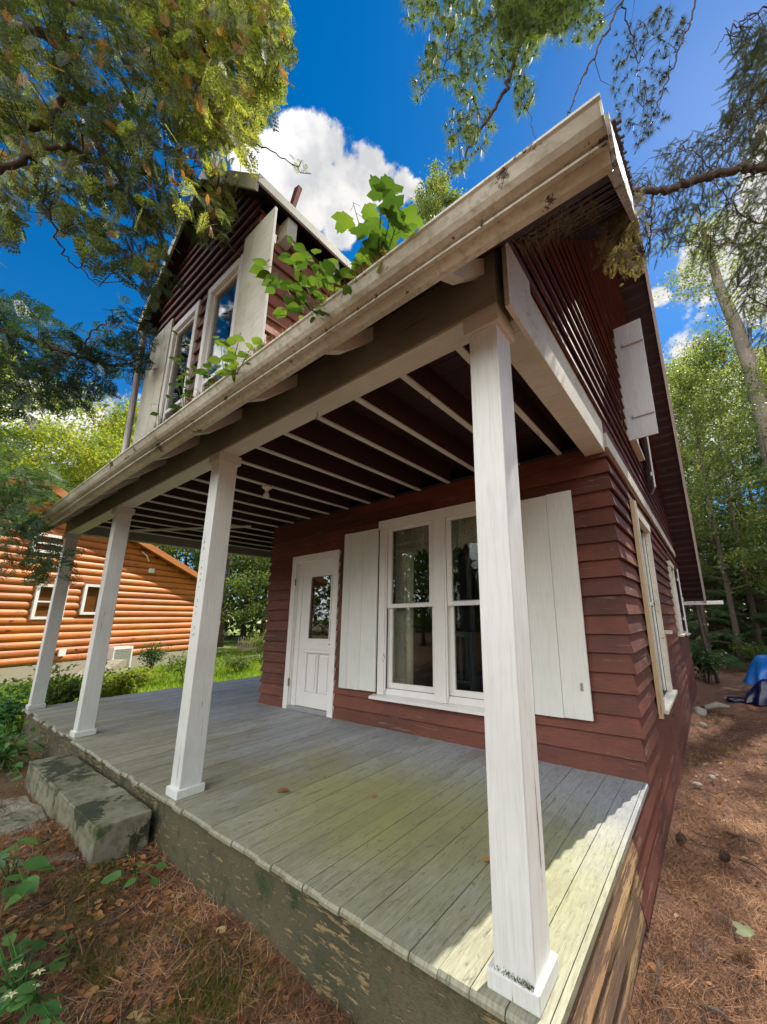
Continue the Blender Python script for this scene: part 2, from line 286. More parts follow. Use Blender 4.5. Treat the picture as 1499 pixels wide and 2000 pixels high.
# ------------------------------------------------------------------ mesh helpers
def link(name, me, mats, parent=None, root=None):
    for m in (mats if isinstance(mats, (list, tuple)) else [mats]): me.materials.append(m)
    o = bpy.data.objects.new(name, me); COL.objects.link(o)
    if parent is not None: o.parent = parent
    return o
def off(parent):
    p = Vector((0, 0, 0)); q = parent
    while q is not None: p += Vector(q.location); q = q.parent
    return p
def tag(o, label=None, cat=None, group=None, kind=None):
    if label: o['label'] = label
    if cat: o['category'] = cat
    if group: o['group'] = group
    if kind: o['kind'] = kind
    return o
def thing(name, loc, label, cat, group=None):
    o = bpy.data.objects.new(name, None); COL.objects.link(o); o.location = loc; o.empty_display_size = .2
    return tag(o, label, cat, group)
class MB:
    def __init__(s): s.v = []; s.f = []; s.mi = []
    def add(s, vs, fs, mi=0):
        k = len(s.v); s.v += [tuple(map(float, p)) for p in vs]; s.f += [tuple(i+k for i in f) for f in fs]; s.mi += [mi]*len(fs); return s
    def box(s, x0, x1, y0, y1, z0, z1, mi=0):
        return s.add([(x0, y0, z0), (x1, y0, z0), (x1, y1, z0), (x0, y1, z0), (x0, y0, z1), (x1, y0, z1), (x1, y1, z1), (x0, y1, z1)],
                     [(0, 3, 2, 1), (4, 5, 6, 7), (0, 1, 5, 4), (1, 2, 6, 5), (2, 3, 7, 6), (3, 0, 4, 7)], mi)
    def hexa(s, b, t, mi=0):     # bottom quad, top quad (ccw from above)
        return s.add(list(b)+list(t), [(0, 3, 2, 1), (4, 5, 6, 7), (0, 1, 5, 4), (1, 2, 6, 5), (2, 3, 7, 6), (3, 0, 4, 7)], mi)
    def bar(s, a, b, w, h, up=(0, 0, 1), mi=0):
        a = Vector(a); b = Vector(b); d = (b-a).normalized(); side = d.cross(Vector(up)).normalized(); u = side.cross(d)
        q = [a+side*sx*w/2+u*sy*h/2 for sx, sy in ((-1, -1), (1, -1), (1, 1), (-1, 1))]; r = [p+(b-a) for p in q]
        return s.add(q+r, [(0, 1, 2, 3), (7, 6, 5, 4), (0, 4, 5, 1), (1, 5, 6, 2), (2, 6, 7, 3), (3, 7, 4, 0)], mi)
    def prism(s, prof, mapf, a, b, mi=0):     # profile extruded; mapf(p, t) -> xyz
        n = len(prof); k = [mapf(p, a) for p in prof]+[mapf(p, b) for p in prof]
        return s.add(k, [tuple(range(n))[::-1], tuple(range(n, 2*n))]+[(i, (i+1) % n, n+(i+1) % n, n+i) for i in range(n)], mi)
    def tube(s, pts, rad, n=6, mi=0, cap=True):
        pts = [Vector(p) for p in pts]; m = len(pts); vs = []
        ref = Vector((0, 0, 1)) if abs((pts[-1]-pts[0]).normalized().z) < .9 else Vector((1, 0, 0))
        for i, p in enumerate(pts):
            d = (pts[min(i+1, m-1)]-pts[max(i-1, 0)]).normalized(); a = d.cross(ref).normalized(); b = d.cross(a)
            r = rad[i] if isinstance(rad, (list, tuple)) else rad
            for j in range(n): vs.append(p+(a*math.cos(2*math.pi*j/n)+b*math.sin(2*math.pi*j/n))*r)
        fs = [(i*n+j, i*n+(j+1) % n, (i+1)*n+(j+1) % n, (i+1)*n+j) for i in range(m-1) for j in range(n)]
        if cap: fs += [tuple(range(n))[::-1], tuple((m-1)*n+j for j in range(n))]
        return s.add(vs, fs, mi)
    def lathe(s, prof, c, n=20, mi=0):        # prof: (r, z)
        vs = []; m = len(prof)
        for r, z in prof:
            for j in range(n): vs.append((c[0]+r*math.cos(2*math.pi*j/n), c[1]+r*math.sin(2*math.pi*j/n), c[2]+z))
        fs = [(i*n+j, i*n+(j+1) % n, (i+1)*n+(j+1) % n, (i+1)*n+j) for i in range(m-1) for j in range(n)]
        fs += [tuple(range(n))[::-1], tuple((m-1)*n+j for j in range(n))]
        return s.add(vs, fs, mi)
    def build(s, name, mat, parent=None, bevel=0, smooth=False, fix=True):
        me = bpy.data.meshes.new(name); o3 = off(parent)
        me.from_pydata([(x-o3.x, y-o3.y, z-o3.z) for x, y, z in s.v], [], s.f)
        if any(s.mi): me.polygons.foreach_set('material_index', s.mi)
        if fix:
            bm = bmesh.new(); bm.from_mesh(me); bmesh.ops.recalc_face_normals(bm, faces=bm.faces)
            if bevel: bmesh.ops.bevel(bm, geom=[e for e in bm.edges if e.calc_face_angle(0) > .5], offset=bevel, segments=2, affect='EDGES', profile=.6)
            bm.to_mesh(me); bm.free()
        if smooth: me.polygons.foreach_set('use_smooth', [True]*len(me.polygons))
        me.update(); return link(name, me, mat, parent)
def fast_mesh(name, V, groups, mats, parent=None):
    """V (n,3) ; groups: list of (faces array (m,k), material index)"""
    o3 = off(parent); V = np.asarray(V, float)-np.array(o3)
    me = bpy.data.meshes.new(name); me.vertices.add(len(V)); me.vertices.foreach_set('co', V.astype(np.float32).ravel())
    loops = np.concatenate([f.ravel() for f, _ in groups]); cnt = np.concatenate([np.full(len(f), f.shape[1]) for f, _ in groups])
    mi = np.concatenate([np.full(len(f), k) for f, k in groups])
    me.loops.add(len(loops)); me.loops.foreach_set('vertex_index', loops.astype(np.int32))
    me.polygons.add(len(cnt)); st = np.concatenate([[0], np.cumsum(cnt)[:-1]])
    me.polygons.foreach_set('loop_start', st.astype(np.int32)); me.polygons.foreach_set('material_index', mi.astype(np.int32))
    me.update(calc_edges=True); return link(name, me, mats, parent)
class Cloud:
    """collects transformed copies of small templates into one mesh"""
    def __init__(s): s.V = []; s.F = []; s.n = 0
    def tile(s, tv, tf, Mx, T, mi=0):      # tv (n,3) tf (m,k) Mx (c,3,3) T (c,3)
        if len(T) == 0: return
        P = np.einsum('cij,nj->cni', Mx, tv)+T[:, None, :]
        F = tf[None]+(np.arange(len(T))*len(tv))[:, None, None]+s.n
        s.V.append(P.reshape(-1, 3)); s.F.append((F.reshape(-1, tf.shape[1]), mi)); s.n += len(T)*len(tv)
    def tubes(s, mb, mi=0):
        V = np.array(mb.v); q = np.array([f for f in mb.f if len(f) == 4])
        if len(q): s.V.append(V); s.F.append((q+s.n, mi)); s.n += len(V)
    def build(s, name, mats, parent=None):
        return fast_mesh(name, np.concatenate(s.V), s.F, mats, parent)
def frames(D, up=None, roll=None):
    """rotation matrices whose x axis is D and z axis near up"""
    D = D/np.linalg.norm(D, axis=1, keepdims=True)
    if up is None: up = np.tile([0, 0, 1.0], (len(D), 1))
    Y = np.cross(up, D); Y /= np.linalg.norm(Y, axis=1, keepdims=True)+1e-9; Z = np.cross(D, Y)
    if roll is not None:
        c, s_ = np.cos(roll)[:, None], np.sin(roll)[:, None]; Y, Z = Y*c+Z*s_, Z*c-Y*s_
    return np.stack([D, Y, Z], axis=2)
def randdir(n, zs=1.0):
    v = rng.normal(size=(n, 3)); v[:, 2] *= zs; return v/np.linalg.norm(v, axis=1, keepdims=True)
LEAFQ = (np.array([[0, 0, 0], [.45, .3, .04], [1, 0, -.06], [.45, -.3, .04]]), np.array([[0, 1, 2, 3]]))
def ovate():
    v = [(0, 0, 0)]; xs = [.12, .3, .5, .7, .87]; ws = [.17, .30, .31, .22, .1]
    for x, w_ in zip(xs, ws): v += [(x, w_, .05-.12*x*x), (x, 0, -.12*x*x), (x, -w_, .05-.12*x*x)]
    v.append((1, 0, -.14)); f = [(0, 2, 1, 1), (0, 3, 2, 2)]
    for i in range(4):
        a = 1+3*i; b = a+3; f += [(a, a+1, b+1, b), (a+1, a+2, b+2, b+1)]
    f += [(13, 14, 16, 16), (14, 15, 16, 16)]
    tris = []
    for q in f:
        if len(set(q)) == 3: tris.append(tuple(dict.fromkeys(q)))
        else: tris += [(q[0], q[1], q[2]), (q[0], q[2], q[3])]
    return np.array(v), np.array(tris)
OVATE = ovate()
def maple():
    # palmate leaf with toothed lobes, folded along the midrib
    ang = [-150, -128, -115, -95, -80, -62, -50, -38, -26, -14, -6, 0, 6, 14, 26, 38, 50, 62, 80, 95, 115, 128, 150]
    rad = [.28, .42, .36, .56, .60, .78, .62, .52, .66, .84, .82, 1.0, .82, .84, .66, .52, .62, .78, .60, .56, .36, .42, .28]
    v = [(.3, 0, .0)]+[(.3+r*.7*math.cos(R(a)), r*.7*math.sin(R(a)), -.08*abs(math.sin(R(a)))*r-.06*r*r) for a, r in zip(ang, rad)]
    return np.array(v), np.array([(0, i, i+1) for i in range(1, len(ang))]+[(0, len(ang), 1)])
MAPLE = maple()
def frond(n=9, sub=4, w=.42, droop=.25, sp=.32):
    """flat cedar spray, unit length along x"""
    V = []; F = []
    def diamond(a, d, ln, wd):
        d = d/np.linalg.norm(d); s_ = np.cross([0, 0, 1], d); k = len(V)
        V.extend([a, a+d*ln*.5+s_*wd, a+d*ln, a+d*ln*.5-s_*wd]); F.append((k, k+1, k+2, k+3))
    ax = lambda t: np.array([t, .03*math.sin(5*t), -droop*t*t])
    for i in range(4): diamond(ax(i/4), ax((i+1)/4)-ax(i/4), .27, .012)
    for i in range(n):
        t = .08+.86*i/n
        for sg in (-1, 1):
            a = ax(t+(.03 if sg > 0 else 0)); ln = w*(1-t)**.7*(.8+.2*math.sin(i*7))+.05
            d = np.array([.75, sg*.75, -.12]); diamond(a, d, ln, .026)
            dn = d/np.linalg.norm(d)
            for j in range(sub):
                tj = (j+.6)/sub
                for s2 in (-1, 1):
                    b = a+dn*ln*tj; e = np.array([dn[0]*.75-dn[1]*.66*s2, dn[1]*.75+dn[0]*.66*s2, -.15])
                    diamond(b, e, ln*sp*(1.1-tj*.7)+.02, .024)
    return np.array(V), np.array(F)
FROND = frond(7, 3, .42, .25, .36); FROND_S = frond(6, 2, .5, .2, .4)
def tuft(n=32, spread=.75):
    V = []; F = []
    r2 = random.Random(3)
    for i in range(n):
        th = r2.uniform(0, 2*math.pi); cz = r2.uniform(.15, 1.0)**spread; sr = math.sqrt(max(0, 1-cz*cz))
        d = np.array([cz, sr*math.cos(th), sr*math.sin(th)]); s_ = np.cross(d, [.3, .5, .8]); s_ /= np.linalg.norm(s_)
        L_ = r2.uniform(.7, 1.0); k = len(V); V.extend([-s_*.022, s_*.022, d*L_+np.array([0, 0, -.05])]); F.append((k, k+1, k+2))
    return np.array(V), np.array(F)
TUFT = tuft()
def needle_twig(n=14, w=.2):
    """short-needled twig (spruce, hemlock) unit length"""
    V = []; F = []
    for i in range(n):
        t = i/n
        for sg, up in ((-1, .1), (1, .1), (.2, .8)):
            a = np.array([t, 0, -.08*t*t]); d = np.array([.55, sg*.8, up*.8]); d /= np.linalg.norm(d); L_ = w*(1-.5*t)
            k = len(V); V.extend([a-np.array([.024, 0, 0]), a+np.array([.028, 0, 0]), a+d*L_]); F.append((k, k+1, k+2))
    return np.array(V), np.array(F)
NTWIG = needle_twig()
def smooth(a, b, x):
    t = np.clip((np.asarray(x, float)-a)/(b-a), 0, 1); return t*t*(3-2*t)
def height(x, y):
    x = np.asarray(x, float); y = np.asarray(y, float)
    h = -.37-.22*smooth(-.6, .35, x)*smooth(-.5, 1.2, y)-.12*smooth(2, 5, y)*smooth(-.6, .3, x)
    h = h+.07*smooth(-5.6, -4.8, x)*smooth(-2.2, -3.0, x)*smooth(-1.6, -.9, y)*smooth(.3, -.1, y)
    h = h-.22*smooth(-8, -18, x)-.06*smooth(-7.8, -8.6, x)
    h = h+.018*np.sin(x*3.1+y*1.7)+.012*np.sin(x*7.3-y*5.1)+.25*np.sin(x*.11)*np.cos(y*.09)*smooth(12, 40, np.hypot(x, y))
    return h

# ------------------------------------------------------------------ ground
def build_ground():
    def axis(lo, hi, fine_lo, fine_hi, st):
        a = list(np.arange(fine_lo, fine_hi, st)); s_ = st; x = fine_hi
        while x < hi: a.append(x); s_ *= 1.35; x += s_
        a.append(hi); s_ = st; x = fine_lo-st; b = []
        while x > lo: b.append(x); s_ *= 1.35; x -= s_
        b.append(lo); return np.array(b[::-1]+a)
    xs = axis(-400, 400, -9, 5, .12); ys = axis(-400, 400, -3, 14, .12)
    X, Y = np.meshgrid(xs, ys, indexing='ij'); Z = height(X, Y)+rng.normal(0, .006, X.shape)
    V = np.stack([X, Y, Z], 2).reshape(-1, 3); n, m = X.shape
    i, j = np.meshgrid(np.arange(n-1), np.arange(m-1), indexing='ij'); a = (i*m+j).ravel()
    o = fast_mesh('ground', V, [(np.stack([a, a+m, a+m+1, a+1], 1), 0)], [M['ground']])
    o.data.polygons.foreach_set('use_smooth', [True]*len(o.data.polygons)); tag(o, kind='structure')
build_ground()

# ------------------------------------------------------------------ house
XL, XR = -7.8, 0.0           # porch and upper storey, left to right
XH = -5.13                   # left corner of the ground floor
D = 2.08; YB = 10.7          # front wall, back wall
EXP = .152
SLOPE = 1.005
RIDGE_Y, EAVE_Y, EAVE_Z = 5.3, -.40, 2.62
def roof_z(y):               # top of the roof
    y = np.asarray(y, float); return np.where(y < RIDGE_Y, EAVE_Z+(y-EAVE_Y)*SLOPE, EAVE_Z+(RIDGE_Y-EAVE_Y)*SLOPE-(y-RIDGE_Y)*1.045)
house = thing('house', (-2.5, 5, -.4), 'dark red clapboard house with a white columned front porch', 'house')
def clap(mb, wall, fix, a0, a1, z0, z1, holes=(), m0=0, m1=0, ext=None, jit=.0035, mi=0, sgn=1, exp=EXP):
    """lapped boards. wall 'x': runs along x at y=fix, facing -y; 'y': runs along y at x=fix, facing sgn*x. ext(z)->(a0,a1)"""
    r = int(round((z1-z0)/exp+.49)); rr = random.Random(int(abs(fix*977+z0*131))+3)
    for k in range(r):
        zb = z0+k*exp; zt = min(zb+exp, z1); cuts = [a0, a1]
        if ext: lo, hi = ext(zb); cuts = [lo, hi]
        if cuts[1]-cuts[0] < .05: continue
        segs = [tuple(cuts)]
        for (h0, h1, hz0, hz1) in holes:
            if zb+exp*.5 > hz0-.02 and zb+exp*.5 < hz1+.02:
                ns = []
                for s0, s1 in segs:
                    if h1 <= s0 or h0 >= s1: ns.append((s0, s1)); continue
                    if h0 > s0: ns.append((s0, h0))
                    if h1 < s1: ns.append((h1, s1))
                segs = ns
        out_ = []
        for s0, s1 in segs:
            x = s0
            while s1-x > 3.6:
                c = x+rr.uniform(1.8, 3.4); out_.append((x, c-.002)); x = c
            out_.append((x, s1))
        for s0, s1 in out_:
            j = rr.uniform(-jit, jit); jz = rr.uniform(-jit, jit)
            prof = [(.004, min(zt+.018, z1)), (.012, min(zt+.018, z1)), (.046+j, zb+jz), (.026+j, zb+jz-.001)]
            tl = rr.uniform(-jit, jit)*1.3
            def P(p, end):
                o_, z = p; z = z+(tl if end and z < zb+.05 else 0); a = s0 if end == 0 else s1
                if ext:
                    e = ext(z)
                    if end == 0 and abs(s0-cuts[0]) < 1e-6: a = e[0]
                    if end == 1 and abs(s1-cuts[1]) < 1e-6: a = e[1]
                if end == 0 and m0 and abs(s0-cuts[0]) < 1e-6: a -= o_*m0
                if end == 1 and m1 and abs(s1-cuts[1]) < 1e-6: a += o_*m1
                return (a, fix-o_, z) if wall == 'x' else (fix+sgn*o_, a, z)
            mb.prism(prof, P, 0, 1, mi)
door_hole = (-4.53, -3.466, 0, 2.14); win_hole = (-2.70, -.86, .34, 2.41)
# front wall
mb = MB(); clap(mb, 'x', D, XH, XR, -.01, 2.70, [(-4.50, -3.49, -.2, 2.12), (-2.68, -.88, .36, 2.39)], 1, 1)
wall_f = mb.build('front_wall', M['red_x'], house); wall_f['label'] = 'dark red clapboard wall under the porch'
def sheath(mb, wall, fix, th, a0, a1, z0, z1, holes):
    ca = sorted({a0, a1, *[h for q in holes for h in q[:2]]}); cz = sorted({z0, z1, *[min(max(h, z0), z1) for q in holes for h in q[2:]]})
    for i in range(len(ca)-1):
        for k in range(len(cz)-1):
            am = (ca[i]+ca[i+1])/2; zm = (cz[k]+cz[k+1])/2
            if any(q[0] < am < q[1] and q[2] < zm < q[3] for q in holes): continue
            if wall == 'x': mb.box(ca[i], ca[i+1], min(fix, fix+th), max(fix, fix+th), cz[k], cz[k+1])
            else: mb.box(min(fix, fix+th), max(fix, fix+th), ca[i], ca[i+1], cz[k], cz[k+1])
mb = MB(); sheath(mb, 'x', D, .11, XH+.01, XR-.01, -.03, 2.74, [(-4.34, -3.55, .02, 2.06), (-2.60, -.96, .42, 2.33)])
mb.box(XH, XR-.12, YB-.1, YB, -.3, 2.74); mb.box(XH, XH+.1, D+.12, YB-.11, -.3, 2.74)
mb.box(XH+.11, XR-.12, 6.4, 6.5, .0, 2.74)
mb.build('inner_walls', M['dark'], house)
mb = MB(); mb.box(XH+.11, XR-.12, D+.12, YB-.11, -.02, .03); mb.build('inner_floor', M['dark'], house)
# side (gable) wall, lower: boards run from below the deck to the white band
side_w = [(3.12, 4.28, .30, 2.35), (7.2, 8.15, .82, 2.22), (9.35, 9.95, .75, 1.6)]
mb = MB(); clap(mb, 'y', XR, D, YB, -.01, 2.67, side_w, 1, 0, jit=.006)
clap(mb, 'y', XR, 1.35, YB, -.01-3*EXP, -.012, (), 0, 0, jit=.011); clap(mb, 'y', XR, 2.6, YB, -.01-5*EXP, -.01-3*EXP, (), 0, 0, jit=.012)
wall_s = mb.build('side_wall', M['red_y'], house)
mb = MB(); clap(mb, 'y', XR, .02, 1.348, -.01-3*EXP, -.03, (), 0, 0, jit=.005); clap(mb, 'y', XR, .3, 2.598, -.01-5*EXP, -.01-3*EXP, (), 0, 0, jit=.006)
sk = mb.build('side_skirt', M['bare'], house); sk['label'] = 'bare peeling skirt boards below the deck edge'
mb = MB(); sheath(mb, 'y', XR, -.11, D+.12, YB, -.9, 2.67, side_w); mb.box(-.10, -.005, .08, D+.1, -.9, -.04); mb.build('side_sheathing', M['dark'], house)
# left wall of the ground floor
mb = MB(); clap(mb, 'y', XH, D, YB, -.01, 2.70, (), 1, 0, sgn=-1); mb.build('left_wall', M['red_y'], house)
# upper gables (both ends), inside the roof slope
def gable_ext(z, pad=.10):
    lo = EAVE_Y+(z+pad-EAVE_Z)/SLOPE; hi = RIDGE_Y+(EAVE_Z+(RIDGE_Y-EAVE_Y)*SLOPE-pad-z)/1.045
    return (max(lo, .02), min(hi, YB))
up_w = [(3.72, 4.6, 3.5, 4.95)]
mb = MB(); clap(mb, 'y', XR, 0, YB, 2.94, 8.25, up_w, 0, 0, ext=gable_ext); g_ = mb.build('gable_wall', M['red_up'], house); g_['label'] = 'weathered red clapboard gable streaked with sunlight'
mb = MB(); clap(mb, 'y', XL+.1, 0, YB, 2.94, 8.25, (), 0, 0, ext=gable_ext, sgn=-1); mb.build('gable_wall', M['red_up'], house)
for X, s_ in ((XR-.004, -1), (XL+.104, 1)):
    mb = MB(); top = RIDGE_Y, EAVE_Z+(RIDGE_Y-EAVE_Y)*SLOPE-.12
    pr = [(.16, 2.96), (YB-.02, 2.80), (YB-.02, float(roof_z(YB-.02))-.14), top, (.16, float(roof_z(.16))-.14)]
    mb.prism(pr, lambda p, t, X=X, s_=s_: (X+s_*t, p[0], p[1]), 0, .08)
    mb.build('gable_sheathing', M['dark'], house)
# white band along the side
mb = MB(); mb.box(.006, .040, D+.02, YB, 2.68, 2.82); mb.build('side_band', M['white_old'], house, .003)
mb = MB(); mb.box(.008, .030, D, YB, 2.822, 2.938); mb.build('side_frieze', M['red_up'], house)
# roof
def roof_mesh():
    mb = MB(); T = .05
    rz = float(roof_z(RIDGE_Y))
    YR = 11.75
    for a, b in (((EAVE_Y, EAVE_Z), (RIDGE_Y, rz)), ((RIDGE_Y, rz), (YR, float(roof_z(YR))))):
        # notch for the dormer is simply covered by it
        mb.prism([a, b, (b[0], b[1]-T), (a[0], a[1]-T)], lambda p, t: (t, p[0], p[1]), XL-.35, XR+.52)
    return mb.build('roof', M['shingle'], house)
roof_mesh(); YR = 11.75; RZ = float(roof_z(RIDGE_Y)); YRZ = float(roof_z(YR))
rr = random.Random(5)     # soffit boards of the rake overhang, running across
for xa, xb in ((.0, .497), (XL-.33, XL+.1)):
    mb = MB()
    for s0, s1, z0, z1 in ((EAVE_Y+.06, RIDGE_Y, EAVE_Z+.06*SLOPE, RZ), (RIDGE_Y, YR-.05, RZ, YRZ+.05)):
        n = int(math.hypot(s1-s0, z1-z0)/.20)
        for k in range(n):
            a, b = k/n, (k+1)/n-.018*(20/n); j = rr.uniform(0, .010)
            ya, yb = s0+(s1-s0)*a, s0+(s1-s0)*b; za, zb = z0+(z1-z0)*a, z0+(z1-z0)*b
            mb.prism([(ya, za-.054), (yb, zb-.054), (yb, zb-.082-j), (ya, za-.082-j)], lambda p, t: (t, p[0], p[1]), xa, xb)
    mb.build('rake_soffit', M['redd'], house)
for xa in (XR+.522, XL-.376):          # rake boards
    mb = MB()
    mb.prism([(EAVE_Y, EAVE_Z+.01), (RIDGE_Y, RZ+.01), (RIDGE_Y, RZ-.17), (1.6, EAVE_Z+2.0*SLOPE-.19), (1.5, EAVE_Z+1.9*SLOPE-.26), (EAVE_Y+.06, EAVE_Z-.10)], lambda p, t: (t, p[0], p[1]), xa-.012, xa+.024)
    rb = mb.build('rake_board', M['raked'], house)
    if xa > 0: rb['label'] = 'weathered pale rake board at the front eave'
    mb = MB()
    mb.prism([(RIDGE_Y, RZ+.01), (YR, YRZ+.01), (YR, YRZ-.14), (RIDGE_Y, RZ-.14)], lambda p, t: (t, p[0], p[1]), xa-.030, xa+.024)
    mb.build('rake_board', M['vinyl'], house)
# ragged old shingle ends hanging over the rake near the eave
mb = MB(); rr = random.Random(8)
for k in range(60):
    y = -.30+k*.036; z = EAVE_Z+(y-EAVE_Y)*SLOPE
    l = rr.uniform(.02, .07); mb.prism([(y, z+.012), (y+.034, z+.045), (y+.034, z+.05), (y, z+.018)], lambda p, t: (t, p[0], p[1]), XR+.40, XR+.546+l*.4)
mb.build('shingle_edge', M['shingle'], house)
# gutter + fascia
def sweep_x(prof, x0, x1, name, mat, step=None, wob=0, smooth=False, open_=False):
    V = []; F = []; n = len(prof); xs = np.linspace(x0, x1, max(2, int((x1-x0)/(step or 9))+1))
    for i, x in enumerate(xs):
        w_ = wob*math.sin(x*1.3)+wob*.6*math.sin(x*3.7+1)
        for (y, z) in prof: V.append((x, y, z+w_))
    rng_ = range(n-1) if open_ else range(n)
    for i in range(len(xs)-1):
        for j in rng_: F.append((i*n+j, i*n+(j+1) % n, (i+1)*n+(j+1) % n, (i+1)*n+j))
    if not open_: F += [tuple(range(n))[::-1], tuple((len(xs)-1)*n+j for j in range(n))]
    m_ = MB(); m_.add(V, F); return m_.build(name, mat, house, smooth=smooth)
og = [(-.345, 2.600), (-.345, 2.548), (-.385, 2.540), (-.405, 2.542), (-.425, 2.552), (-.440, 2.568), (-.450, 2.586), (-.458, 2.600), (-.466, 2.606), (-.466, 2.616), (-.455, 2.616), (-.452, 2.606),
      (-.444, 2.600), (-.435, 2.585), (-.422, 2.566), (-.405, 2.556), (-.385, 2.552), (-.352, 2.556), (-.352, 2.600)]
gut = sweep_x(og, XL+.17, XR+.535, 'gutter', M['gutter'], .25, .004); gut['label'] = 'stained white eaves gutter full of debris'
mb = MB(); mb.box(XR+.530, XR+.536, -.458, -.35, 2.545, 2.604); mb.build('gutter_end_cap', M['gutter'], house)
fa = sweep_x([(-.384, 2.537), (-.348, 2.508), (-.322, 2.508), (-.318, 2.62), (-.342, 2.60), (-.342, 2.537)], XL+.17, XR+.53, 'fascia', M['gutter'], .25, .003)
sweep_x([(-.385, 2.541), (-.397, 2.537), (-.396, 2.528), (-.384, 2.526), (-.376, 2.529)], XL+.17, XR+.53, 'fascia_moulding', M['gutter'], .25, .003)
# soffit behind the fascia, follows the rafters, dark red
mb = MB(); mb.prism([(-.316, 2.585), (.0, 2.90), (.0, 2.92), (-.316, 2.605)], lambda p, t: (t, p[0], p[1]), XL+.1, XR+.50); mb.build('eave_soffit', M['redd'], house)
for k in range(11):                      # white rafter tails
    x = -.10-k*.745
    mb = MB(); mb.prism([(-.316, 2.58), (.0, 2.895), (.0, 2.80), (-.10, 2.70), (-.20, 2.60), (-.316, 2.53)], lambda p, t: (t, p[0], p[1]), x-.028, x+.028)
    mb.build('rafter_tail', M['white_x'], house)
# porch beams
mb = MB(); mb.box(XL+.07, -.02, .0, .15, 2.61, 2.95); bm_ = mb.build('porch_beam', M['beam_gr'], house, .004); bm_['label'] = 'long grey front beam over the porch posts'
mb = MB(); mb.box(XL+.07, -.022, .006, .146, 2.600, 2.612); mb.build('beam_soffit', M['white_x'], house)
mb = MB(); mb.box(-.15, .02, .152, D-.002, 2.615, 2.94); b2 = mb.build('porch_beam', M['white_old'], house, .004); b2['label'] = 'sunlit white side beam at the right end of the porch'
mb = MB(); mb.box(XL+.07, XL+.22, .152, YB, 2.62, 2.95); mb.build('porch_beam', M['beam_gr'], house, .004)
mb = MB(); mb.box(.0205, .044, .0, .30, 2.56, 2.96); mb.build('beam_end_board', M['white_old'], house, .003)
# joists and ceiling
jx = [-.386-.4275*k for k in range(17)]
for k, x in enumerate(jx):
    y1 = D-.003 if x > XH+.02 else YB-.1
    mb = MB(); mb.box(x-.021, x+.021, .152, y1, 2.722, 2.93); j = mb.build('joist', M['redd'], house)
    mb = MB(); mb.box(x-.0225, x+.0225, .153, y1, 2.708, 2.7215); mb.build('joist_edge', M['white_y'], j)
mb = MB(); rr = random.Random(4)
y = .15
while y < YB-.05:
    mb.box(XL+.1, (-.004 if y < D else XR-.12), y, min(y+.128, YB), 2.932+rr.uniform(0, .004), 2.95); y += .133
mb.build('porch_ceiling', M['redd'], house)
mb = MB(); mb.bar((-5.3, D-.35, 2.69), (-7.2, .62, 2.69), .03, .03); mb.build('ceiling_brace', M['white_y'], house)
# hooks under the joists and beam
def hook(p):
    mb = MB(); pts = [(p[0], p[1], p[2])]+[(p[0]+.012*math.sin(a), p[1], p[2]-.02-.012+.012*math.cos(a)) for a in np.linspace(0, 5, 10)]
    mb.tube(pts, .0022, 5); mb.build('hook', M['iron'], house, smooth=True)
for p in ((-.386, 1.5, 2.708), (-.815, .55, 2.708), (-1.45, .10, 2.60), (-6.2, .10, 2.60), (-1.67, 1.0, 2.708)): hook(p)
# deck
mb = MB(); rr = random.Random(12); x = XL
while x < .035:
    wdt = .128; x1 = min(x+wdt, .036)
    e = rr.uniform(-.012, .004)-(rr.uniform(0, .05) if x < -5.2 and rr.random() < .5 else 0)*-1
    y0 = -.035+e; y1 = D+.02 if x > XH-.1 else YB
    if x1 > .0: y1 = D-.034
    dz = rr.uniform(-.0015, .0015)
    # rounded front nose
    prof = [(y0+.012, -.032), (y0, -.024), (y0, -.010), (y0+.010, dz), (y1, dz), (y1, -.032)]
    mb.prism(prof, lambda p, t: (t, p[0], p[1]), x+.0018, x1-.0018); x = x1
deck = mb.build('porch_floor', M['deck'], house); deck['label'] = 'worn grey tongue and groove porch floor with green algae'
mb = MB(); mb.box(XL+.05, .0, .03, YB, -.16, -.034); mb.build('floor_frame', M['bark'], house)
mb = MB()                                # front skirt, uneven lower edge buried in the ground
mb.box(XL+.02, -3.9, .003, .04, -.62, -.033); mb.box(-3.896, -.002, .0, .04, -.62, -.033)
mb.build('front_skirt', M['skirtf'], house)['label'] = 'mossy peeling skirt under the porch edge'
mb = MB(); mb.box(XL, XL+.04, .05, YB, -.7, -.04); mb.build('left_skirt', M['skirtf'], house)
# posts
def post(x, y, w_, label=None, base=True):
    o = MB().box(x-w_, x, y, y+w_, .0, 2.60).build('porch_post', M['white_z'], house, .006)
    if label: o['label'] = label
    mb = MB(); mb.box(x-w_-.018, x+.018, y-.018, y+w_+.018, .001, .058)
    mb.build('post_base', M['white_z'], o, .006)
    mb = MB(); mb.box(x-w_-.02, x+.02, y-.02, y+w_+.02, 2.520, 2.598); mb.build('post_cap', M['white_x'], o, .005)
    return o
post(-.037, .024, .147, 'right corner post with mossy base')
p2 = post(-2.613, .010, .147, 'second post from the right with faint pencil marks')
post(-5.188, .010, .147, 'third post from the right'); post(-7.62, .010, .147, 'far left corner post')
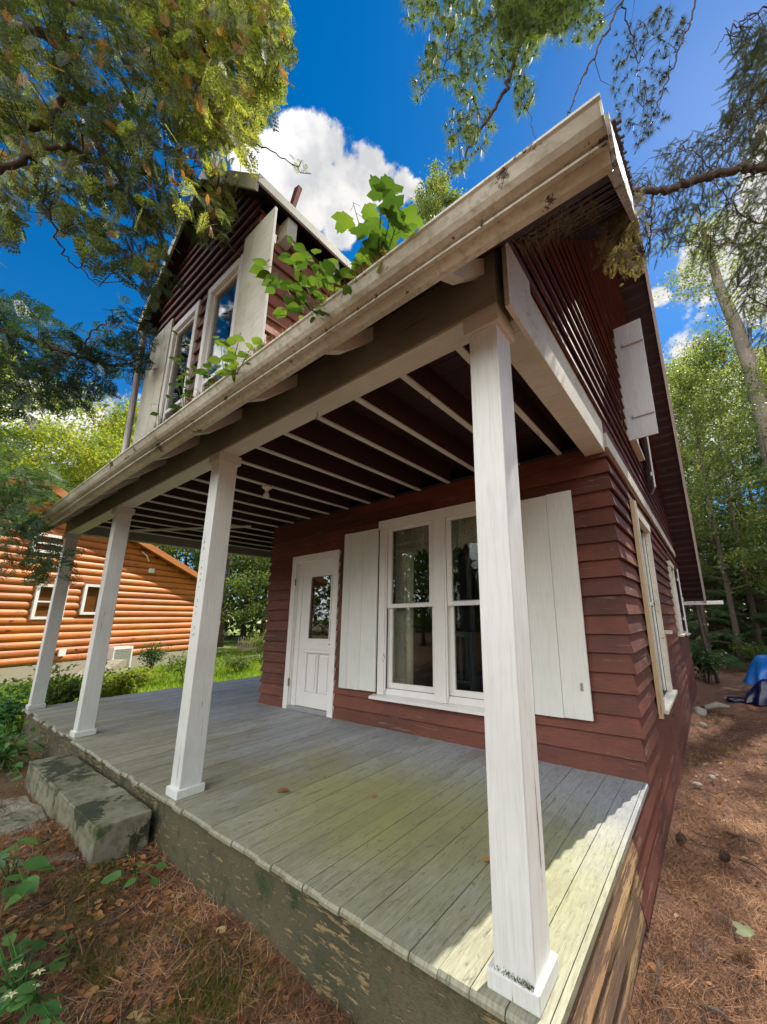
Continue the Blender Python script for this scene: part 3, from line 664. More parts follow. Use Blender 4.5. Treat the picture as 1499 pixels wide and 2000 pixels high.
# faint marks on the second post's front face
mb = MB(); rr = random.Random(21); z = 1.83
for ch in 'EV ILUBR VBN IS':
    if ch != ' ':
        c = (-2.700+rr.uniform(-.006, .006), z)
        for q in range(3):
            a = rr.uniform(0, 3.1); l = rr.uniform(.006, .014); mb.bar((c[0]-math.cos(a)*l, .0092, c[1]-math.sin(a)*l+rr.uniform(-.006, .006)), (c[0]+math.cos(a)*l, .0092, c[1]+math.sin(a)*l), .0012, .003, (0, 1, 0))
    z -= .052
mb.build('pencil_marks', plain('pencil_grey', (.25, .26, .30), .7), p2)
# ---- door
door = MB().box(-4.30, -3.585, D-.008, D+.035, .055, 2.035)
dr = None
def frame(mb, x0, x1, z0, z1, y0, y1, w_, wt=None, wb=None):
    wt = w_ if wt is None else wt; wb = w_ if wb is None else wb
    mb.box(x0, x0+w_, y0, y1, z0, z1); mb.box(x1-w_, x1, y0, y1, z0, z1)
    if wt: mb.box(x0+w_, x1-w_, y0, y1, z1-wt, z1)
    if wb: mb.box(x0+w_, x1-w_, y0, y1, z0, z0+wb)
mb = MB(); y0, y1 = D-.004, D+.036         # stiles and rails with the pane and panels let in
mb.box(-4.30, -4.115, y0, y1, .055, 2.035); mb.box(-3.635, -3.585, y0, y1, .055, 2.035)
mb.box(-4.115, -3.635, y0, y1, 1.825, 2.035); mb.box(-4.115, -3.635, y0, y1, .745, .925); mb.box(-4.115, -3.635, y0, y1, .055, .245)
mb.box(-3.895, -3.865, y0, y1, .245, .745)
dr = mb.build('door', M['white_fr'], house, .004); dr['label'] = 'white half glazed door'
mb = MB(); mb.box(-4.112, -3.638, D+.012, D+.018, .93, 1.82); mb.build('pane', M['glass'], dr)
for a, b in ((-4.114, -3.896), (-3.864, -3.636)):
    mb = MB(); mb.box(a, b, D+.016, D+.03, .247, .743); mb.box(a+.03, b-.03, D+.004, D+.017, .277, .713); mb.build('door_panel', M['white_fr'], dr, .004)
mb = MB(); frame(mb, -4.115, -3.635, .925, 1.825, y0-.008, y0-.001, .02); mb.build('pane_bead', M['white_fr'], dr, .002)
mb = MB(); mb.box(-4.19, -3.60, D-.024, D-.005, .755, .775); mb.box(-4.19, -3.60, D-.018, D-.005, .80, .90); mb.build('rail_moulding', M['white_fr'], dr, .003)
mb = MB(); mb.lathe([(.004, 0), (.010, .004), (.010, .012), (.003, .016)], (-3.612, D-.03, .87), 10); mb.build('latch', M['brass'], dr)
mb = MB(); frame(mb, -4.53, -3.466, -.0, 2.14, D-.052, D-.012, .105, .10, 0); dc = mb.build('door_casing', M['white_fr'], house, .004)
mb = MB(); frame(mb, -4.424, -3.572, .0, 2.04, D-.030, D+.09, .018, .018, 0); mb.box(-4.405, -4.305, D-.008, D+.006, .0, 2.02); mb.build('door_jamb', M['white_fr'], house, .003)
mb = MB(); mb.box(-4.424, -3.572, D-.06, D+.07, .002, .05); mb.build('threshold', M['deck'], house, .004)
for z in (1.70, .30): MB().box(-4.425, -4.410, D-.062, D-.05, z, z+.10).build('hinge', M['brass'], house)
# ---- window
mb = MB(); yo = D-.055
mb.box(-2.70, -2.60, yo, D-.005, .352, 2.30); mb.box(-.96, -.86, yo, D-.005, .352, 2.30); mb.box(-2.72, -.84, yo-.006, D-.005, 2.302, 2.41)
mb.box(-1.862, -1.728, yo, D+.05, .352, 2.30); mb.box(-2.598, -1.864, D-.02, D+.05, .352, .418); mb.box(-1.726, -.962, D-.02, D+.05, .352, .418); wf = mb.build('window', M['white_fr'], house, .005); wf['label'] = 'wide double hung window beside the door'
mb = MB(); mb.prism([(D-.115, .335), (D-.115, .305), (D-.005, .31), (D-.005, .352)], lambda p, t: (t, p[0], p[1]), -2.77, -.80); mb.build('window_sill', M['white_fr'], wf, .004)
for (a, b) in ((-2.598, -1.864), (-1.726, -.962)):
    mb = MB(); frame(mb, a, b, .42, 1.375, D+.006, D+.042, .072, .045, .06)
    frame(mb, a+.02, b-.02, 1.32, 2.298, D-.030, D+.004, .062, .04, .045); frame(mb, a, b, .40, 2.30, D-.045, D-.031, .018, .0, .0)
    mb.build('window_sash', M['white_fr'], wf, .003)
    mb = MB(); mb.box(a+.073, b-.073, D+.022, D+.026, .481, 1.329); mb.box(a+.083, b-.083, D-.014, D-.010, 1.366, 2.257); mb.build('pane', M['glass'], wf)
# ---- shutters beside the window
def shutter(x0, x1, z0, z1, y, cuts, label, mat, th=.022, yb=.03, par=house):
    o = None; mb = MB(); c = [x0]+list(cuts)+[x1]; rr = random.Random(int(abs(x0*100)))
    for a, b in zip(c[:-1], c[1:]):
        mb.box(a+.0018, b-.0018, y-th+rr.uniform(-.0012, .0012), y, z0+rr.uniform(-.004, .004), z1+rr.uniform(-.004, .004))
    o = mb.build('shutter', mat, par, .0025); o['label'] = label
    for z in (z0+.25, z1-.34): MB().box(x0+.03, x1-.03, y+.0005, y+yb, z, z+.09).build('batten', mat, o, .002)
    return o
shutter(-3.33, -2.705, .375, 2.318, D-.062, (-3.19, -2.965), 'left white board shutter of the porch window', M['white_sh'])
s2 = shutter(-.86, -.297, .378, 2.309, D-.062, (-.78, -.53), 'right white board shutter beside the corner post', M['white_sh'])
MB().box(-.372, -.352, D-.092, D-.085, .60, .66).build('hook_plate', M['steel'], s2)
# ---- side wall windows with shutters folded open
def side_window(y0, y1, z0, z1, label, sh=True):
    mb = MB(); X0, X1 = .02, .075
    mb.box(X0, X1, y0, y0+.09, z0, z1-.1); mb.box(X0, X1, y1-.09, y1, z0, z1-.1); mb.box(X0, X1+.01, y0-.02, y1+.02, z1-.098, z1); mb.box(X0, X1+.045, y0-.04, y1+.04, z0-.035, z0-.002)
    f = mb.build('window', M['white_old'], house, .004); f['label'] = label
    mb = MB(); zm = (z0+z1)/2; mb.box(-.02, .014, y0+.09, y1-.09, zm-.02, zm+.02); mb.box(-.02, .014, y0+.09, y0+.13, z0, z1-.1); mb.box(-.02, .014, y1-.13, y1-.09, z0, z1-.1)
    mb.build('window_sash', M['white_fr'], f); MB().box(-.005, -.001, y0+.13, y1-.13, z0, z1-.1).build('pane', M['glass'], f)
    return f
side_window(3.12, 4.28, .30, 2.35, 'nearest ground floor side window with raw cream edges')
side_window(7.2, 8.15, .82, 2.22, 'middle ground floor side window')
side_window(9.35, 9.95, .75, 1.6, 'farthest small side window')
side_window(3.72, 4.6, 3.45, 4.95, 'upstairs gable window')
MB().box(.045, .085, 2.985, 3.010, .24, 2.40).build('window_edge_strip', M['cream'], house, .002); MB().box(.02, .05, 3.012, 3.050, .26, 2.38).build('window_edge_strip', M['iron'], house); MB().box(.045, .095, 3.052, 3.095, .28, 2.40).build('window_edge_strip', M['white_old'], house, .002)  # dark middle strip stands in for the shadowed gap between the edges
def side_shutter(hy, hx, ang, wd, z0, z1, label):
    """leaf hinged at (hx, hy) on the side wall, swung by ang from the wall plane"""
    c, s_ = math.sin(ang), math.cos(ang); mb = MB(); n = 2
    def P(a, t, z): return (hx+c*a-s_*t*-1*0+s_*t, hy-s_*a*1+c*t, z) if False else (hx+c*a+s_*t, hy-s_*a+c*t, z)
    for k in range(n):
        a0, a1 = wd*k/n+.001, wd*(k+1)/n-.001
        mb.hexa([P(a0, 0, z0), P(a1, 0, z0), P(a1, .022, z0), P(a0, .022, z0)], [P(a0, 0, z1), P(a1, 0, z1), P(a1, .022, z1), P(a0, .022, z1)])
    o = mb.build('shutter', M['white_up'], house, .002); o['label'] = label
    for z in (z0+(z1-z0)*.17, z0+(z1-z0)*.80):
        mb = MB(); mb.hexa([P(wd*.25, -.025, z), P(wd*.99, -.025, z), P(wd*.99, -.001, z), P(wd*.25, -.001, z)], [P(wd*.25, -.025, z+.055), P(wd*.99, -.025, z+.055), P(wd*.99, -.001, z+.055), P(wd*.25, -.001, z+.055)])
        mb.build('batten', M['white_up'], o, .002)
side_shutter(3.66, .05, R(88), .33, 3.36, 5.02, 'upstairs shutter swung straight out from the gable')
side_shutter(5.6, .05, R(14), .40, 3.15, 4.35, 'far upstairs shutter seen edge on')
side_shutter(8.55, .05, R(12), .36, .85, 2.15, 'middle window shutter standing ajar')
mb = MB(); mb.box(.03, .14, 4.45, 4.62, .95, .99); mb.bar((.06, 4.5, .95), (.05, 4.5, .52), .015, .02, (0, 1, 0)); mb.build('wall_bracket', M['white_old'], house)
# rear gutter poking out past the rake
mb = MB(); mb.box(-.02, .92, YR+.0, YR+.11, YRZ-.16, YRZ-.06); mb.build('rear_gutter', M['vinyl'], house, .004)

# ------------------------------------------------------------------ dormer
DX0, DX1, DY = -4.68, -2.36, -.0
EX0, EX1, EZ, AXX, AZ, RY0 = -5.02, -2.15, 5.06, -3.55, 6.42, -.15
ds = (AZ-EZ)/(AXX-EX0); ds2 = (AZ-EZ)/(EX1-AXX)
w1 = (-4.10, -3.40, 3.15, 4.56); w2 = (-3.20, -2.50, 3.15, 4.56)
mb = MB()
def dext(z):
    lo = max(DX0, EX0+(z+.16-EZ)/ds) if z+.16 > EZ else DX0
    hi = min(DX1, EX1-(z+.16-EZ)/ds2) if z+.16 > EZ else DX1
    return lo, hi
clap(mb, 'x', DY, DX0, DX1, 2.98, 6.2, [(w1[0], w1[1], w1[2], w1[3]), (w2[0], w2[1], w2[2], w2[3])], 0, 0, ext=dext)
dw = mb.build('dormer_wall', M['red_x'], house); dw['label'] = 'red clapboard front gable of the dormer'
mb = MB(); rows = int((EZ-.1-2.98)/EXP)+1
mb2 = MB()
def sext(z): return (DY+.0, max(DY+.05, (z+.1-EZ*0-EAVE_Z)/SLOPE+EAVE_Y+.1))
clap(mb2, 'y', DX1, 0, 3, 2.98, 4.98, (), 1, 0, ext=sext, jit=.004)
mb2.build('dormer_cheek', painted('sunlit_orange_red_cheek', (.26, .085, .05), (.15, .05, .033), (.36, .24, .17), .5, .10, (6, .6, 9), .7, 16, .5, .2), house)['label'] = 'sunlit right cheek wall of the dormer'  # cheek red lightened towards orange to carry the sunlight on it
mb = MB(); sheath(mb, 'x', DY, .08, DX0+.01, DX1-.01, 2.95, EZ-.1, [(w1[0]+.07, w1[1]-.07, w1[2]+.05, w1[3]-.07), (w2[0]+.07, w2[1]-.07, w2[2]+.05, w2[3]-.07)])
mb.prism([(DX0+.01, EZ-.1), (DX1-.01, EZ-.1), (AXX+.15, AZ-.30), (AXX-.15, AZ-.30)], lambda p, t: (p[0], t, p[1]), DY, DY+.08)
mb.box(DX1-.10, DX1-.005, .081, 2.2, 2.95, EZ-.1); mb.box(DX0+.005, DX0+.10, .081, 2.2, 2.95, EZ-.1); mb.box(DX0+.11, DX1-.11, 1.4, 1.45, 2.9, EZ); mb.build('dormer_sheathing', M['dark'], house)
mb = MB(); T = .05; YD = 3.6
mb.prism([(EX0, EZ), (AXX, AZ), (AXX, AZ-T), (EX0, EZ-T)], lambda p, t: (p[0], t, p[1]), RY0, YD)
mb.prism([(AXX, AZ), (EX1, EZ), (EX1, EZ-T), (AXX, AZ-T)], lambda p, t: (p[0], t, p[1]), RY0, YD)
mb.build('dormer_roof', M['shingle'], house)
mb = MB()
mb.prism([(EX0+.02, EZ-T-.002), (AXX, AZ-T-.002), (AXX, AZ-T-.03), (EX0+.02, EZ-T-.03)], lambda p, t: (p[0], t, p[1]), RY0+.02, 2.6)
mb.prism([(AXX, AZ-T-.002), (EX1-.02, EZ-T-.002), (EX1-.02, EZ-T-.03), (AXX, AZ-T-.03)], lambda p, t: (p[0], t, p[1]), RY0+.02, 2.6)
mb.build('dormer_soffit', M['redd'], house)
for (xa, za, xb, zb) in ((EX0, EZ, AXX, AZ), (AXX, AZ, EX1, EZ)):
    mb = MB(); mb.prism([(xa, za+.012), (xb, zb+.012), (xb, zb-.17), (xa, za-.17)], lambda p, t: (p[0], t, p[1]), RY0-.026, RY0-.002); mb.build('dormer_rake_board', M['white_old'], house, .003)
mb = MB(); mb.box(EX1-.002, EX1+.022, RY0-.02, 2.35, EZ-.085, EZ+.014); mb.build('dormer_fascia', M['white_old'], house, .003)
mb = MB(); mb.box(EX0-.022, EX0+.002, RY0-.02, 2.35, EZ-.085, EZ+.014); mb.build('dormer_fascia', M['white_old'], house, .003)
for k in range(3):                          # rafter tail blocks below the right eave
    y = .16+k*.52; mb = MB(); mb.box(DX1+.012, EX1-.03, y, y+.10, EZ-.30, EZ-.09); mb.build('rafter_tail', M['white_old'], house, .004)
for wq, lb in ((w1, 'left dormer window with climbing seedling before it'), (w2, 'right dormer window reflecting trees')):
    mb = MB(); frame(mb, wq[0], wq[1], wq[2], wq[3], DY-.058, DY-.004, .075, .085, .05); f = mb.build('window', M['white_fr'], house, .004); f['label'] = lb
    mb = MB(); a, b, z0, z1 = wq[0]+.076, wq[1]-.076, wq[2]+.05, wq[3]-.086; frame(mb, a, b, z0, z1, DY-.03, DY+.01, .04); mb.box(a+.04, b-.04, DY-.028, DY+.01, (z0+z1)/2-.4-.02, (z0+z1)/2-.4+.02); mb.build('window_sash', M['white_fr'], f, .002)
    MB().box(a+.04, b-.04, DY-.012, DY-.008, z0+.04, z1-.04).build('pane', M['glass'], f)
# broad shutters: the right one reaches past the dormer's corner
shutter(-2.492, -1.99, 3.10, 4.70, DY-.045, (-2.33, -2.14), 'right dormer shutter reaching past the corner', M['white_old'])
shutter(-4.78, -4.108, 3.10, 4.70, DY-.045, (-4.55, -4.33), 'left dormer shutter', M['white_old'])
mb = MB(); mb.tube([(-5.0, -.13, 4.95), (-4.98, -.10, 4.75), (-4.95, -.08, 3.2), (-4.95, -.25, 2.75)], .035, 8); mb.build('downspout', M['vinyl'], house, smooth=True)
mb = MB(); mb.hexa([(-2.38, .24, 5.22), (-2.32, .24, 5.20), (-2.32, .28, 5.20), (-2.38, .28, 5.22)], [(-2.375, .30, 5.66), (-2.295, .30, 5.64), (-2.295, .35, 5.64), (-2.375, .35, 5.66)]); mb.build('vent_pipe', M['rust'], house, .004)

# ------------------------------------------------------------------ porch light
pl = thing('porch_light', (-3.4, .88, 2.706), 'bare bulb in a cream porcelain socket under the porch ceiling', 'lamp')
mb = MB(); mb.lathe([(.052, 0), (.055, -.012), (.045, -.022), (.025, -.03), (.022, -.05)], (-3.40, .88, 2.706)); mb.build('socket', M['porc'], pl, smooth=True)
mb = MB(); mb.lathe([(.014, -.05), (.018, -.07), (.030, -.09), (.033, -.105), (.028, -.125), (.012, -.138), (.002, -.14)], (-3.40, .88, 2.706)); mb.build('bulb', M['porc'], pl, smooth=True)
# ------------------------------------------------------------------ inside the room
def curtain(x0, x1, z0, z1, y, folds, label, wave=.0):
    V = []; F = []; n = 70; m = 8; rr = random.Random(int(abs(x0*100)))
    ph = [rr.uniform(0, 6) for _ in range(3)]
    for i in range(n+1):
        u = i/n; x = x0+(x1-x0)*u
        for j in range(m+1):
            v = j/m; z = z1+(z0+wave*abs(math.sin(u*folds*.45+ph[2]))-z1)*v
            V.append((x, y+.028*math.sin(u*folds+ph[0]+.3*v)*(.4+.6*v)+.010*math.sin(u*folds*2.7+ph[1]), z))
    for i in range(n):
        for j in range(m): a = i*(m+1)+j; F.append((a, a+1, a+m+2, a+m+1))
    o = MB().add(V, F).build('curtain', M['lace'], None, smooth=True); tag(o, label, 'curtain', 'lace curtains in the porch window')
yc = D+.10
curtain(-2.56, -2.27, .42, 2.29, yc, 26, 'long lace side panel hanging at the left of the left window pane')
curtain(-2.28, -1.86, 1.93, 2.29, yc-.03, 34, 'short lace valance across the top of the left window pane', .07)
curtain(-1.73, -.97, 1.93, 2.29, yc-.03, 50, 'short lace valance across the top of the right window pane', .07)
ch = thing('chair', (-2.0, 2.62, .03), 'dark slat backed wooden chair just inside the window', 'chair')
mb = MB()
for k in range(6): mb.box(-2.26+k*.085, -2.225+k*.085, 2.60, 2.615, .50, .98)
mb.build('back_slats', M['darkwood'], ch)
mb = MB(); mb.box(-2.32, -1.74, 2.585, 2.63, .97, 1.03); mb.build('top_rail', M['darkwood'], ch, .01)
MB().box(-2.30, -1.76, 2.62, 3.05, .44, .48).build('seat', M['darkwood'], ch, .008)
for x, y, t in ((-2.31, 2.59, 1.0), (-1.78, 2.59, 1.0), (-2.29, 3.0, .44), (-1.78, 3.0, .44)): MB().box(x, x+.035, y, y+.035, .03, t).build('leg', M['darkwood'], ch)
tb = thing('cabinet', (-1.3, 2.9, .03), 'teal painted cabinet inside the room behind the right window pane', 'cabinet')
mb = MB(); frame(mb, -1.62, -.95, .03, 1.50, 2.75, 2.80, .06, .08, .08); mb.build('face_frame', M['teal'], tb, .004)
MB().box(-1.62, -.95, 2.81, 3.15, .03, 1.50).build('carcass', M['darkwood'], tb)
MB().box(-1.65, -.92, 2.73, 3.17, 1.502, 1.53).build('top', M['teal'], tb, .004)
MB().box(-1.55, -1.02, 2.77, 2.795, .72, .76).build('rail', M['teal'], tb)

# ------------------------------------------------------------------ steps
def rough_block(name, x0, x1, y0, y1, z0, z1, mat, label, cat, amp=.012, seed=1, skew=0):
    bm = bmesh.new(); bmesh.ops.create_cube(bm, size=1)
    for v in bm.verts: v.co = Vector(((x0+x1)/2+v.co.x*(x1-x0)+skew*v.co.y, (y0+y1)/2+v.co.y*(y1-y0), (z0+z1)/2+v.co.z*(z1-z0)))
    bmesh.ops.bevel(bm, geom=list(bm.edges), offset=.006, segments=1, affect='EDGES')
    bmesh.ops.subdivide_edges(bm, edges=[e for e in bm.edges if e.calc_length() > .2], cuts=14, use_grid_fill=True)
    from mathutils import noise as mn
    for v in bm.verts:
        p = v.co*5+Vector((seed, 0, 0)); v.co += Vector((mn.noise(p), mn.noise(p+Vector((9, 0, 0))), mn.noise(p+Vector((0, 9, 0)))*.6))*amp*2.2
        p = v.co*17; v.co += v.normal*mn.noise(p)*amp*.6
    me = bpy.data.meshes.new(name); bm.to_mesh(me); bm.free()
    o = link(name, me, mat); return tag(o, label, cat)
rough_block('stone_step', -5.0, -2.85, -.35, -.045, -.60, -.095, M['conc'], 'long mossy stone step against the front of the porch', 'step', .004)
rough_block('flat_stone', -4.8, -3.15, -.80, -.375, -.62, -.292, M['conc'], 'flat grey stone slab set in the ground before the step', 'stone slab', .016, 4, .3)

# ------------------------------------------------------------------ neighbour's log cabin
P0 = np.array([-19.8, 7.1, 0.0]); CDIR = np.array([-.343, .939, 0.0]); CDIR /= np.linalg.norm(CDIR); CN = np.array([CDIR[1], -CDIR[0], 0.0])
def cw(s, o, z): q = P0+CDIR*s+CN*o; return (q[0], q[1], z)
cabin = thing('log_cabin', tuple(cw(-7, -4.5, -.62)), 'orange stained log cabin with white windows beyond the lawn', 'cabin')
def cbox(mb, s0, s1, o0, o1, z0, z1):
    return mb.hexa([cw(s0, o0, z0), cw(s1, o0, z0), cw(s1, o1, z0), cw(s0, o1, z0)], [cw(s0, o0, z1), cw(s1, o0, z1), cw(s1, o1, z1), cw(s0, o1, z1)])
cwins = [(-4.96, -4.12, 1.52, 2.62), (-6.32, -5.45, 1.36, 2.52), (-6.7, -5.7, 3.55, 4.2), (-10.4, -9.2, 1.36, 2.52)]
CR = -7.0; ce = lambda s: 3.12+.40*(7.0-abs(s-CR))
mb = MB(); pitch = .252; k = 0; z = -.08
while z < 5.8:
    zc = z+pitch/2; half = 7.0-max(0, (zc-3.05)/.40)
    if half > .1:
        segs = [(CR-half, CR+half-.02)]
        for (a, b, z0, z1) in cwins:
            if z0-.05 < zc < z1+.05:
                ns = []
                for s0, s1 in segs:
                    if b <= s0 or a >= s1: ns.append((s0, s1)); continue
                    if a > s0: ns.append((s0, a-.02))
                    if b < s1: ns.append((b+.02, s1))
                segs = ns
        for s0, s1 in segs:
            V = []; n = 8; m = max(2, int((s1-s0)/1.5))
            for i in range(m+1):
                s = s0+(s1-s0)*i/m
                for j in range(n+1):
                    a = -math.pi/2+math.pi*j/n; V.append(cw(s, .02+(.085+.012*math.sin(s*1.7+zc*9))*math.cos(a), zc+pitch*.49*math.sin(a)+.006*math.sin(s*.9+zc*31)))
            F = [(i*(n+1)+j, i*(n+1)+j+1, (i+1)*(n+1)+j+1, (i+1)*(n+1)+j) for i in range(m) for j in range(n)]
            F += [tuple(range(n+1)), tuple(m*(n+1)+j for j in range(n+1))]
            mb.add(V, F)
    z += pitch
mb.build('log_wall', M['log'], cabin)
mb = MB(); pr = [(CR-6.98, -.1), (CR+6.98, -.1), (CR+6.98, 3.05), (CR, 5.85), (CR-6.98, 3.05)]
mb.prism(pr, lambda p, t: cw(p[0], t, p[1]), -9, .0); mb.build('body_walls', M['log'], cabin)
mb = MB(); cbox(mb, -14.0, -.0, -9, .06, -1.1, -.09); mb.build('foundation', M['found'], cabin)
mb = MB()
for sg in (-1, 1):
    a = (CR+sg*7.45, 3.12-.02-.18+.10); b = (CR, 3.12+2.8+.10)
    mb.prism([a, b, (b[0], b[1]-.12), (a[0], a[1]-.12)], lambda p, t: cw(p[0], t, p[1]), -9.3, .42)
mb.build('roof', M['cedroof'], cabin)
for sg in (-1, 1):
    a = (CR+sg*7.47, 3.05); b = (CR, 5.98)
    mb = MB(); mb.prism([a, b, (b[0], b[1]-.26), (a[0], a[1]-.24)], lambda p, t: cw(p[0], t, p[1]), .424, .47); mb.build('rake_board', M['logd'], cabin)
    mb = MB(); mb.prism([(a[0], a[1]-.145), (b[0], b[1]-.145), (b[0], b[1]-.17), (a[0], a[1]-.17)], lambda p, t: cw(p[0], t, p[1]), .12, .42); mb.build('rake_soffit', M['logd'], cabin)
for (a, b, z0, z1) in cwins:
    mb = MB()
    for q in ((a, a+.09, z0, z1), (b-.09, b, z0, z1), (a+.09, b-.09, z1-.09, z1), (a+.09, b-.09, z0, z0+.09)): cbox(mb, q[0], q[1], .0, .15, q[2], q[3])
    f = mb.build('window', M['vinyl'], cabin)
    mb = MB(); zm = (z0+z1)/2
    if z0 != 1.52: cbox(mb, a+.09, b-.09, .07, .12, zm-.025, zm+.025); mb.build('sash_bar', M['vinyl'], f)
    mb = MB(); cbox(mb, a+.09, b-.09, .05, .06, z0+.09, z1-.09); mb.build('pane', M['glass'], f)
mb = MB(); cbox(mb, -5.36, -5.16, .10, .16, .12, .36); mb.build('outlet_box', M['vinyl'], cabin)
mb = MB(); cbox(mb, -2.72, -2.54, .10, .20, 3.28, 3.46); mb.build('wall_light', M['vinyl'], cabin)
mb = MB(); mb.tube([cw(-3.1, .12, 4.05), cw(-3.2, .22, 4.1), cw(-3.0, .25, 3.95), cw(-2.85, .2, 3.75)], .02, 5); mb.build('service_cable', M['vinyl'], cabin)
mb = MB(); mb.prism([(-4.9, -.62), (-3.9, -.62), (-3.9, -.12), (-4.0, -.12)], lambda p, t: cw(p[0], t, p[1]), .1, 1.3); tag(mb.build('cellar_hatch', M['found']), 'sloping pale cellar hatch against the log cabin foundation', 'cellar hatch')
ac = thing('heat_pump', tuple(cw(-3.6, .5, -.62)), 'white louvred heat pump unit standing by the log cabin wall', 'heat pump')
mb = MB(); cbox(mb, -3.95, -3.25, .3, .65, -.55, .32); mb.build('casing', M['vinyl'], ac)
mb = MB()
for k in range(12): cbox(mb, -3.9, -3.3, .655, .665, -.48+k*.062, -.455+k*.062)
mb.build('grille', M['steel'], ac)
mb = MB(); cbox(mb, -3.95, -3.25, .32, .62, -.7, -.552); mb.build('stand', M['steel'], ac)

# ------------------------------------------------------------------ plants: builders
def tree_trunk(x, y, h, r, seed, lean=(0, 0), bend=.25, top=.12):
    rr = random.Random(seed); z0 = float(height(x, y))-.15; n = 9; p = []
    a = rr.uniform(0, 6); b = rr.uniform(0, 6)
    for i in range(n+1):
        t = i/n; p.append(Vector((x+lean[0]*t+bend*math.sin(a+t*4)*t*.6, y+lean[1]*t+bend*math.cos(b+t*3)*t*.6, z0+h*t)))
    return p, [r*(1-(1-top)*i/n)*(1.25 if i == 0 else 1) for i in range(n+1)]
def lerp_path(p, t):
    f = t*(len(p)-1); i = min(int(f), len(p)-2); return p[i].lerp(p[i+1], f-i)
def broadleaf(name, label, x, y, h, spread, mat, nleaf=9000, ls=.11, seed=1, r=.14, base=.3, group=None, cat='tree', bark='bark', nl=16, lean=(0, 0)):
    root = thing(name, (x, y, float(height(x, y))), label, cat, group); rr = random.Random(seed); g = np.random.default_rng(seed)
    p, rad = tree_trunk(x, y, h, r, seed, lean); mb = MB(); mb.tube(p, rad, 8); cl = []
    for k in range(nl):
        t = base+(1-base)*(k+rr.random()*.8)/nl; s0 = lerp_path(p, t); az = k*2.4+rr.uniform(-.4, .4)
        prof = math.sin(math.pi*min(1, (t-base)/(1-base)*.85+.15))**.7
        ln = spread*prof*rr.uniform(.65, 1.1); up = rr.uniform(.15, .7); q = [s0]
        for i in range(1, 5): q.append(s0+Vector((math.cos(az+i*.1), math.sin(az+i*.1), up*(.6+.1*i)))*ln*i/4)
        rb = r*(1-t*.8)*.45; mb.tube(q, [rb, rb*.8, rb*.55, rb*.35, rb*.15], 5)
        for i in range(2, 5):
            for _ in range(2): cl.append((*(q[i]+Vector((rr.gauss(0, .3), rr.gauss(0, .3), rr.gauss(0, .25)))*spread*.3), rr.uniform(.22, .42)*spread*.36))
    cl.append((*p[-1], spread*.2))
    mb.build('trunk', M[bark], root, smooth=True)
    cl = np.array(cl); idx = g.integers(0, len(cl), nleaf)
    C = cl[idx, :3]+g.normal(size=(nleaf, 3))*np.array([1, 1, .6])*cl[idx, 3:4]
    D = g.normal(size=(nleaf, 3)); D[:, 2] -= .5; Fm = frames(D, g.normal(size=(nleaf, 3))*.6+[0, 0, 1.0]); Fm = Fm*(ls*g.uniform(.6, 1.3, nleaf))[:, None, None]
    c = Cloud(); c.tile(LEAFQ[0], LEAFQ[1], Fm, C); c.build('crown', [M[mat]], root); return root
def conifer(name, label, x, y, h, spread, mat, seed=1, r=.15, base=.12, group=None, dens=1.0, ls=.5, droop=.35, bark='bark', cat='tree', tmpl=None):
    root = thing(name, (x, y, float(height(x, y))), label, cat, group); rr = random.Random(seed); g = np.random.default_rng(seed)
    p, rad = tree_trunk(x, y, h, r, seed, bend=.08, top=.06); mb = MB(); mb.tube(p, rad, 8)
    T = []; Dd = []; Sc = []; n = int(h*5.5)
    for k in range(n):
        t = base+(1-base)*(k+rr.random())/n; s0 = lerp_path(p, t); az = k*2.4+rr.uniform(-.5, .5)
        ln = spread*(1-(t-base)/(1-base))**.75*rr.uniform(.6, 1.1)+.15
        q = [s0+Vector((math.cos(az)*u, math.sin(az)*u, .12*u-droop*u*u/spread)) for u in (0, ln*.33, ln*.66, ln)]
        rb = max(.006, r*(1-t)*.22); mb.tube(q, [rb, rb*.7, rb*.45, rb*.2], 4)
        m = max(3, int(ln*13*dens))
        for i in range(m):
            u = (.12+.88*(i+rr.random())/m); a = lerp_path(q, u); sd = rr.choice((-1, 1)); aa = az+sd*rr.uniform(.3, 1.2)
            T.append(a); Dd.append((math.cos(aa), math.sin(aa), -rr.uniform(.05, .45))); Sc.append(ls*rr.uniform(.5, 1.1)*(1.1-.5*u)*(.5+.5*(1-t)))
    mb.build('trunk', M[bark], root, smooth=True)
    T = np.array([tuple(a) for a in T]); Fm = frames(np.array(Dd))*np.array(Sc)[:, None, None]; tm = tmpl or FROND_S
    c = Cloud(); c.tile(tm[0], tm[1], Fm, T); c.build('crown', [M[mat]], root); return root
def dup(root, x, y, rz, sc, label=None, group=None):
    r_ = root.copy(); COL.objects.link(r_); r_.location = (x, y, float(height(x, y))); r_.rotation_euler = (0, 0, rz); r_.scale = (sc, sc, sc)
    if label: r_['label'] = label
    if group: r_['group'] = group
    for ch in list(root.children):
        c = ch.copy(); COL.objects.link(c); c.parent = r_
    return r_

